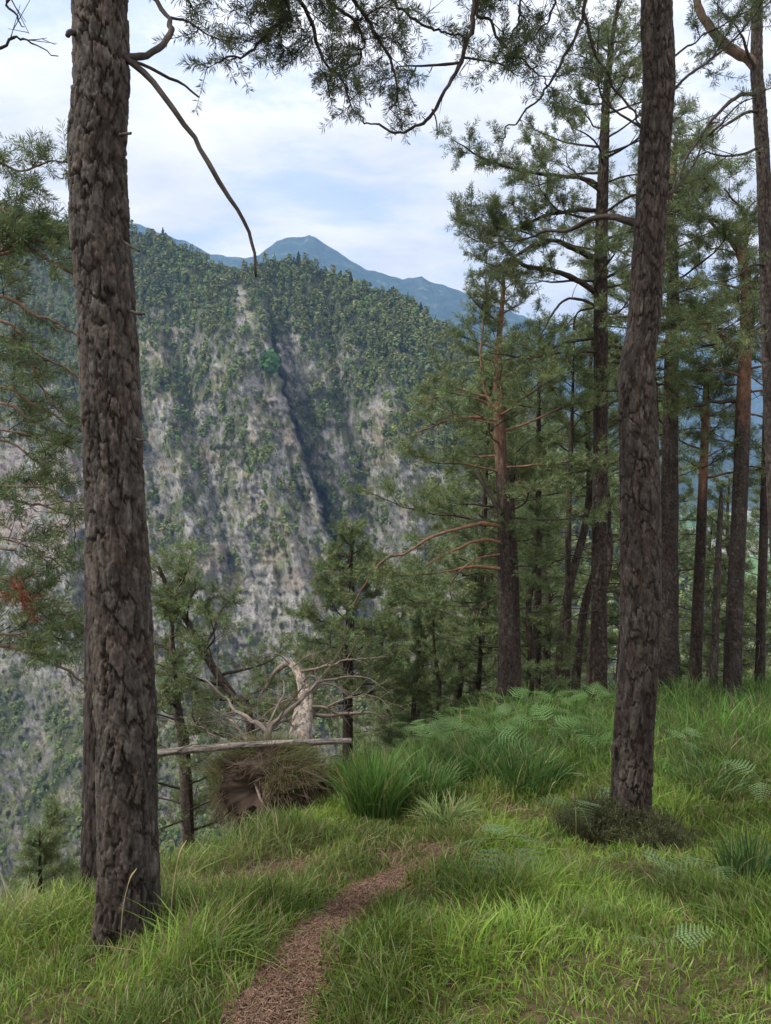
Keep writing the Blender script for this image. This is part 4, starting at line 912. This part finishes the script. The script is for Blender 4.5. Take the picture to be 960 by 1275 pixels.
cc_ = np.array([.062, .044, .033])*(.5+fbm(X*7, Z*7+Yy*4, 25, 3))[..., None]
rp = mk('root_plate', V, [Q], M['tint'], e, col=cc_.reshape(-1, 3), local=base)
bb = rp.modifiers.new('d', 'SUBSURF'); bb.levels = 1; bb.render_levels = 1
# dangling rootlets and dry grass on the plate
okv = np.where(hol.ravel() < .15)[0]; idx = okv[rng.integers(0, len(okv), 2600)]; A_s = V[idx]; nrm = (A_s-c0); nrm /= np.linalg.norm(nrm, axis=1)[:, None]
B_s = A_s+nrm*rng.uniform(.03, .12, (2600, 1))+rng.normal(0, .05, (2600, 3))+np.array([0, 0, -.06])
V2, Q2 = sticks(A_s, B_s, np.full(2600, .003), np.full(2600, .001)); mk('rootlets', V2, [Q2], M['tint'], e, col=np.broadcast_to((.14, .1, .07), (len(V2), 3)), local=base)
PLATE = (c0, .62)

lg = px3([(120,946,5.35),(195,938,5.4),(255,932,5.5),(323,927,5.6),(390,924,5.75),(437,922,5.9)])
e = empty('fallen_log', lg[2], 'slender bare grey log lying level across the dead trunk and meeting the left foreground pine', 'log')
V, T3, Q, C = bark_trunk(lg, [.033,.030,.029,.027,.025,.022], 36, .015, .03, .25, .003, (.27,.235,.2), seed=8); mk('stem', V, [T3, Q], M['deadwood'], e, col=np.clip(C, .03, 1), local=lg[2])
limb(px3([(222,934,5.42),(236,928,5.4),(246,926,5.38)]), .008, .004, e, lg[2], rnd, col=DC, name='branch_stub', mat_='deadwood')

# ------------------------------------------------------------------ grass
def blades(x, y, h, wd, lean, az, colr, z=None):
    n = len(x); z = zg(x, y) if z is None else z
    b0 = np.stack([x, y, z-.01], -1); ld = np.stack([np.cos(az), np.sin(az), np.zeros(n)], -1)
    tv = rng.random(n)*6.283; sd_ = np.stack([np.cos(tv), np.sin(tv), np.zeros(n)], -1)
    ts = [0, .3, .58, .82, 1.0]; ws = [.7, 1, .85, .55, 0]
    Vs = []
    for t_, w_ in zip(ts, ws):
        bend = lean*h
        c = b0+np.array([0, 0, 1])*(h*(t_-.38*np.minimum(lean, 1.6)*t_**2.4))[:, None]+ld*(bend*t_**1.9)[:, None]
        if w_ > 0: Vs += [c-sd_*(wd*w_*.5)[:, None], c+sd_*(wd*w_*.5)[:, None]]
        else: Vs += [c]
    V = np.stack(Vs, 1).reshape(-1, 3); o = np.arange(n)[:, None]*9
    Q = np.concatenate([o+np.array([2*k, 2*k+1, 2*k+3, 2*k+2]) for k in range(3)], 0); T3 = o+np.array([6, 7, 8])
    return V, T3, Q, np.repeat(colr, 9, 0)
DRY = [tuple(ghit(a, b_)[:2])+(r,) for a, b_, r in [(265,1095,.30),(10,1165,.16),(60,1140,.12),(590,1042,.14),(330,1085,.22),(545,1062,.10),(490,1075,.10),(640,1010,.15)]]
def field(n, ylo, yhi, seed):
    y = ylo+(yhi-ylo)*rng.random(n)**.9; x = (rng.random(n)*2-1)*(.60*y+1.1)
    pdm = path_d(x, y)
    d = .5+.9*fbm(x*2.2, y*2.2, seed, 3); rpd = np.hypot(x-RPX, (y-RPY)*.8)
    for a, b_, r in DRY: d = d*(1-.93*np.exp(-((x-a)**2+(y-b_)**2)/r**2))
    keep = (rng.random(n) < d)*(pdm > .01+.05*(fbm(x*6, y*6, 313, 3)-.45)*2-.035*rng.random(n))*(y < edge_y(x)+4.5)
    x, y, pdm = x[keep], y[keep], pdm[keep]; n = len(x)
    P_ = np.stack([x, y, zg(x, y)], -1); px, py = topx(P_)
    cl = fbm(x*1.7, y*1.7, seed+3, 3)
    h = (.045+.165*sst(.25, .8, cl))*rng.uniform(.5, 1.45, n)*(.45+.55*sst(0, .25, pdm))
    h = h*(.35+.65*sst(.35, .9, np.hypot(x-RPX, y-RPY)))
    tall = sst(5.3, 6.5, y)*sst(-.6, .2, x-0.0)
    h = h*(1+1.0*tall)
    lush = np.clip(.25+.75*tall+.5*(fbm(x*.9, y*.9, 77, 2)-.5), 0, 1)[:, None]
    dryf = (rng.random(n) < .08+.12*sst(.55, .7, fbm(x*1.3+9, y*1.3, 91, 3)))[:, None]
    c = np.array([.162, .232, .036])*(1-lush)+np.array([.100, .190, .038])*lush
    c = c*(.62+.75*sst(.3, .7, fbm(x*2.6+4, y*2.6, 131, 3)))[:, None]*rng.uniform(.6, 1.35, (n, 1))*(1+.12*rng.normal(size=(n, 3))*np.array([1, .2, .6]))
    c = np.where(dryf, np.array([.30, .24, .13])*rng.uniform(.6, 1.1, (n, 1)), c)
    for a, b_, r in DRY:
        k = np.exp(-((x-a)**2+(y-b_)**2)/(1.3*r)**2)[:, None]*(rng.random((n, 1)) < .6); c = c*(1-k)+np.array([.30, .25, .13])*k
    az = fbm(x*1.5, y*1.5, 55, 3)*14+rng.normal(0, 1.5, n)
    return x, y, h, (.0022+.00062*y)*rng.uniform(.5, 1.7, n), rng.gamma(2.0, .27, n)+.06, az, c
bf = Buf()
for n, a, b_, s in ((90000, 1.0, 3.2, 1), (110000, 3.2, 6.2, 1), (90000, 6.2, 16, 1)):
    V, T3, Q, C = blades(*field(n, a, b_, s)); bf.add(V, T3, Q, C)
tag(bf.build('grass', M['grass']), kind='stuff')
# litter on the path and the dry patches
n = 9000; k = rng.integers(0, 90, n); s_ = rng.uniform(-1.15, 1.15, n); q = PP[k]; xy = q[:, :2]+Nn[k]*(s_*PWD[k]*1.1)[:, None]+rng.normal(0, .012, (n, 2))
dd_ = np.array([(a, b_, r) for a, b_, r in DRY]); kk = rng.integers(0, len(dd_), 5000); xy2 = dd_[kk, :2]+rng.normal(0, 1, (5000, 2))*dd_[kk, 2:3]*.6
xy = np.vstack([xy, xy2]); n = len(xy); az = rng.random(n)*6.283; l = rng.uniform(.008, .035, n); zz_ = zg(xy[:, 0], xy[:, 1])+.012
A_s = np.c_[xy, zz_]; B_s = A_s+np.stack([np.cos(az)*l, np.sin(az)*l, rng.normal(.002, .005, n)], -1)
V, Q = sticks(A_s, B_s, rng.uniform(.001, .0025, n), np.full(n, .0008)); C = np.repeat(np.array([.155, .100, .070])*rng.uniform(.3, 1.8, (n, 1)), 6, 0)
tag(mk('needle_litter', V, [Q], M['tint'], col=C), kind='stuff')

# ---- grass tussocks
def tussock(px, py, n, rad, h, label, colr, lean=.35, Yf=None):
    p = ghit(px, py) if Yf is None else onground(px, Yf)
    e = empty('grass_tussock', p, label, 'grass clump', 'tussocks of tall grass')
    a = rng.random(n)*6.283; r = rad*np.sqrt(rng.random(n)); x = p[0]+np.cos(a)*r; y = p[1]+np.sin(a)*r
    hh = h*rng.uniform(.6, 1.1, n)*(1-.3*(r/rad)); V, T3, Q, C = blades(x, y, hh, rng.uniform(.005, .011, n), np.abs(rng.normal(lean, .22, n))+.15*r/rad, a+rng.normal(0, .9, n), np.where(rng.random((n, 1)) < .08, np.array([.3, .25, .12]), np.array(colr)*rng.uniform(.6, 1.4, (n, 1))))
    mk('blades', V, [T3, Q], M['grass'], e, col=C, local=p)
    return e
DG = (.075, .15, .035)
tussock(466, 1018, 800, .19, .66, 'big dense tussock of dark green grass beside the uprooted root plate', (.10, .19, .042), .16)
tussock(525, 1000, 450, .25, .50, 'tussock of tall grass right of the biggest dark one', DG, .3)
tussock(555, 1030, 260, .14, .30, 'pale arching grass clump at the end of the trodden path', (.16, .22, .07), .7)
tussock(650, 985, 600, .32, .52, 'wide tall tussock in the middle of the grassy bank', (.07, .14, .035), .35)
tussock(930, 1105, 150, .13, .42, 'stiff upright clump of broad dark green blades at the right edge', (.06, .12, .035), .12)
tussock(268, 1012, 500, .24, .26, 'dry yellowish grass mound at the left foot of the root plate', (.17, .19, .055), .6)
tussock(530, 965, 420, .22, .42, 'tall grass clump between the biggest dark tussock and the bracken', (.09, .18, .04), .3)
tussock(620, 940, 420, .26, .45, 'tall grass clump standing among the bracken fronds', (.085, .17, .04), .35)
tussock(735, 935, 420, .28, .42, 'arching grass just left of the right foreground trunk, behind the heath', (.1, .19, .045), .5)
tussock(590, 975, 420, .25, .5, 'tall grass clump under the bracken on the bank', DG, .35)
tussock(700, 965, 420, .3, .45, 'arching grass clump left of the right foreground pine', (.085, .15, .045), .6)
tussock(880, 985, 260, .25, .40, 'leaning grass clump right of the right foreground pine', (.08, .14, .04), .6)
tussock(60, 1110, 500, .30, .22, 'mound of bright low grass at the left edge in front of the drop', (.10, .17, .04), .5)
tussock(300, 905, 350, .16, .20, 'dry grass growing over the top of the root plate', (.17, .17, .06), .6, Yf=None) if False else None
# dry turf on top of the root plate
n = 3200; a = rng.random(n)*6.283; u_ = rng.random(n)**.5; x = c0[0]+np.cos(a)*.44*u_-.04; y = c0[1]+np.sin(a)*.36*u_; z = c0[2]+.25*np.sqrt(np.clip(1-u_**2, 0, 1))-.02
kp = ~((y < c0[1]-.08) & (np.abs(x-(c0[0]-.17)) < .17)); x, y, z, a = x[kp], y[kp], z[kp], a[kp]; n = len(x)
V, T3, Q, C = blades(x, y, rng.uniform(.08, .22, n), rng.uniform(.003, .006, n), rng.uniform(.4, 1.4, n), a+rng.normal(0, .5, n), np.where(rng.random((n, 1)) < .45, np.array([.26, .22, .11]), np.array([.12, .16, .04]))*rng.uniform(.6, 1.2, (n, 1)), z=z)
fe = [o for o in COL.objects if o.name == 'fallen_tree'][0]; mk('turf', V, [T3, Q], M['grass'], fe, col=C, local=base)

# ---- heath around the right pine
p = onground(775, 4.35); e = empty('heath_shrub', p, 'low dark heath shrub around the foot of the right foreground pine', 'shrub')
n = 3600; a = rng.random(n)*6.283; r = np.sqrt(rng.random(n)); rr9 = .65+.8*fbm(np.cos(a)*1.5+4, np.sin(a)*1.5, 613, 3); x = p[0]+.02+np.cos(a)*r*.31*rr9+rng.normal(0, .05, n); y = p[1]+.1+np.sin(a)*r*.28*rr9+rng.normal(0, .05, n); z0_ = zg(x, y)
hh = (.10+.34*fbm(x*6, y*6, 611, 3))*(1-.55*r)*rng.uniform(.5, 1.2, n); A_s = np.stack([x, y, z0_], -1); B_s = A_s+np.stack([rng.normal(0, .035, n), rng.normal(0, .035, n), hh], -1)
V, Q = sticks(A_s, B_s, np.full(n, .0015), np.full(n, .0007)); mk('stems', V, [Q], M['tint'], e, col=np.broadcast_to((.06, .045, .03), (len(V), 3)), local=p)
P_ = np.concatenate([A_s+(B_s-A_s)*f for f in (.45, .7, .95)]); D_ = np.concatenate([B_s-A_s]*3); nP = len(P_)
V, Q, C = tufts(P_, D_, np.full(nP, .016), np.array([.09, .105, .04])*rng.uniform(.5, 1.5, (nP, 1)), 9, .0022); mk('foliage', V, [Q], M['needles'], e, smooth=False, col=C, local=p)

# ---- bracken
def frond(Lf, arch, tone, npn=9, rs=None):
    """one bracken frond growing along +X from the origin"""
    rs = rs or rng; t_ = np.linspace(0, 1, 26); P = np.stack([t_*Lf*(1-.12*arch*t_), 0*t_, Lf*(.45*arch*t_-.75*arch*t_**2)], -1)
    b = Buf(); V, T3, Q = tube(P, np.linspace(.0035, .001, 26), 4); b.add(V, T3, Q, np.array([.12, .15, .05]))
    Vs = []; Ts = []; m_ = 0; Cs = []
    for k in range(npn):
        f = .22+.75*k/npn; c = np.array([np.interp(f, t_, P[:, q]) for q in range(3)]); ln = Lf*.36*(1-(k/npn))**.9*min(1, .75+k*.12)+.015
        for sg in (-1, 1):
            d = np.array([.38, sg, .04*rs.normal()]); d /= np.linalg.norm(d); nb = max(4, int(ln/.018)); up = np.array([0, 0, 1])
            for j in range(nb):
                g = (j+.3)/nb; o = c+d*ln*g+up*(-.12*ln*g*g); wl = ln*.075*(1-g)**.8+.0015; hw = ln/nb*.52
                for s2 in (-1, 1):
                    e_ = np.array([d[1]*-sg*s2*1.0*sg, 0, 0])*0
                    pr = np.array([-d[1], d[0], 0])*s2; tip = o+pr*wl+d*wl*.35-up*wl*.15
                    Vs += [o-d*hw, o+d*hw, tip+d*hw*.3, tip-d*hw*.5]; Ts.append([m_, m_+1, m_+2, m_+3]); m_ += 4
                    Cs += [np.array(tone)*(.8+.35*rs.random())]*4
    b.add(np.array(Vs), Q=np.array(Ts), C=np.array(Cs)); return b
FT = (.10, .19, .055); fr_mesh = []
for i in range(4):
    o = frond((.34, .30, .38, .26)[i], (.5, .9, .7, .3)[i], np.array(FT)*(1, .9, 1.1, 1.05)[i]).build('frond', M['fern'], None, smooth=False); fr_mesh.append(o.data); bpy.data.objects.remove(o)
pale_mesh = []
for i in range(3):
    o = frond((.34, .38, .28)[i], (.5, .8, .3)[i], np.array([.125, .20, .08])*(1, .85, 1.15)[i]).build('frond', M['fern'], None, smooth=False); pale_mesh.append(o.data); bpy.data.objects.remove(o)
stemV, stemT, stemQ = tube(np.array([[0, 0, -.03], [.005, 0, .5], [0, .01, 1.0]]), [.004, .003, .0025], 5)
so = mk('stem', stemV, [stemT, stemQ], M['tint'], col=np.broadcast_to((.13, .14, .05), (len(stemV), 3))); stem_mesh = so.data; bpy.data.objects.remove(so)
def fern(p, h, sc, label, group=None, nf=4, az0=None, tilt=.1, cat='fern'):
    e = empty('bracken_fern', p, label, cat, group); s = bpy.data.objects.new('stem', stem_mesh); COL.objects.link(s); s.parent = e; s.scale = (1, 1, h)
    a = az0 if az0 is not None else rng.random()*6.28
    for k in range(nf):
        f = bpy.data.objects.new('frond', (fr_mesh[int(rng.integers(0, 4))] if group else pale_mesh[int(rng.integers(0, 3))])); COL.objects.link(f); f.parent = e
        f.location = (0, 0, h*(1-.12*k/ max(1, nf))); f.rotation_euler = (rng.normal(0, .3), rng.normal(-tilt, .3), a+k*6.283/nf+rng.normal(0, .25)); f.scale = (sc*rng.uniform(.85, 1.1),)*3
    return e
for px, Yd, h, sc, lab, nf, az in [(628,-1098,.22,1.0,'bracken plant with pale fronds standing alone in the short grass right of the path end',5,.4),
   (790,-1092,.14,.8,'single pale fern spray in the grass below the right foreground pine',2,2.9),
   (828,-1238,.17,.62,'thin bracken seedling spreading two fronds low in the right foreground grass',2,.1),
   (892,-1128,.19,.75,'fern with long thin fronds near the right edge by the stiff grass clump',3,2.6),
   (716,-1052,.24,.7,'small bracken plant left of the heath around the right foreground pine',3,3.0),
   (738,5.2,.25,1.0,'pale flat bracken fronds just left of the right foreground trunk',4,.5),
   (345,4.2,.05,.5,'little fern lying in the dry turf below the root plate',2,.3),
   (860,6.2,.25,1.0,'bracken leaning in the tall grass right of the right foreground pine',4,1.1),
   (945,5.2,.22,.95,'bracken at the right edge in the tall grass',3,1.9),
   (205,5.2,.15,.8,'pale bracken by the drop just right of the left foreground trunk',4,.8)]:
    fern(onground(px, Yd) if Yd > 0 else ghit(px, -Yd), h, sc, lab, nf=nf, az0=az, tilt=.0)
for i in range(26):
    px = rng.uniform(500, 770); Yd = rng.uniform(6.0, 8.4)
    if px < 600: Yd = rng.uniform(6.0, 7.8)
    fern(onground(px, Yd), rng.uniform(.18, .42), rng.uniform(.8, 1.2), 'bracken fern in the thick bed of ferns along the crest below the pine thicket', 'bracken bed along the crest', nf=4, tilt=.25)

# ---- dry stalks and small yellow flowers
for i, (px, py, h, lab) in enumerate([(212,1185,.42,'dry seeding grass stalk in front of the left foreground trunk, taller one'),(150,1190,.34,'short dry grass stalk standing against the foot of the left foreground trunk'),(680,1010,.22,'pale dry stalk left of the heath shrub')]):
    p = ghit(px, py); e = empty('grass_stalk', p, lab, 'grass stalk'); rs = random.Random(i)
    Pp = catmull([(0,0,0),(.015,-.01,h*.5),(.04,0,h*.85),(.07,0,h)], 16); V, T3, Q = tube(Pp, np.linspace(.0016, .0008, 16), 4); mk('stem', V, [T3, Q], M['tint'], e, col=np.broadcast_to((.38,.31,.17), (len(V),3)))
    V, T3, Q = tube(Pp[9:], [.001,.002,.0028,.003,.0028,.002,.001], 5); mk('seed_head', V, [T3, Q], M['tint'], e, col=np.broadcast_to((.42,.32,.17), (len(V),3)))
for i, (px, py, lab) in enumerate([(96,1100,'small yellow flower beside the half hidden trunk on the left'),(247,1049,'small yellow flower in the grass below the root plate'),(110,1098,'tiny yellow flower right against the left trunk')][:2]):
    p = ghit(px, py+12); e = empty('yellow_flower', p, lab, 'flower')
    V, T3, Q = tube(np.array([[0,0,0],[.005,0,.09],[0,0,.17]]), [.0012,.001,.001], 4); mk('stem', V, [T3, Q], M['tint'], e, col=np.broadcast_to((.1,.15,.05), (len(V),3)))
    b0 = Buf()
    for k in range(9):
        a = k*.698; d = np.array([math.cos(a), math.sin(a), .35]); s_ = np.array([-math.sin(a), math.cos(a), 0])*.0035; o = np.array([0,0,.17])
        b0.add([o, o+d*.008+s_, o+d*.015, o+d*.008-s_], Q=[(0,1,2,3)], C=(.75,.5,.03))
    b0.build('petals', M['tint'], e, smooth=False)


# ------------------------------------------------------------------ haze
def haze():
    bx0, bx1, by0, by1, z0, z1 = -9500, 11500, -160, 12700, -260, 1720
    V = [(x, y, z) for z in (z0, z1) for x, y in ((bx0, by0), (bx1, by0), (bx1, by1), (bx0, by1))]
    m = bpy.data.materials.new('haze'); m.use_nodes = True; t = m.node_tree; t.nodes.clear()
    pv = t.nodes.new('ShaderNodeVolumePrincipled'); o = t.nodes.new('ShaderNodeOutputMaterial'); t.links.new(pv.outputs[0], o.inputs['Volume'])
    pv.inputs['Color'].default_value = (0.32, 0.57, 1.0, 1); pv.inputs['Density'].default_value = HAZE; pv.inputs['Anisotropy'].default_value = 0.1
    h = mk('haze', np.array(V, float), [np.array([(0,3,2,1),(4,5,6,7),(0,1,5,4),(1,2,6,5),(2,3,7,6),(3,0,4,7)])], m, smooth=False); tag(h, kind='stuff')
HAZE = 1.05e-4
haze()
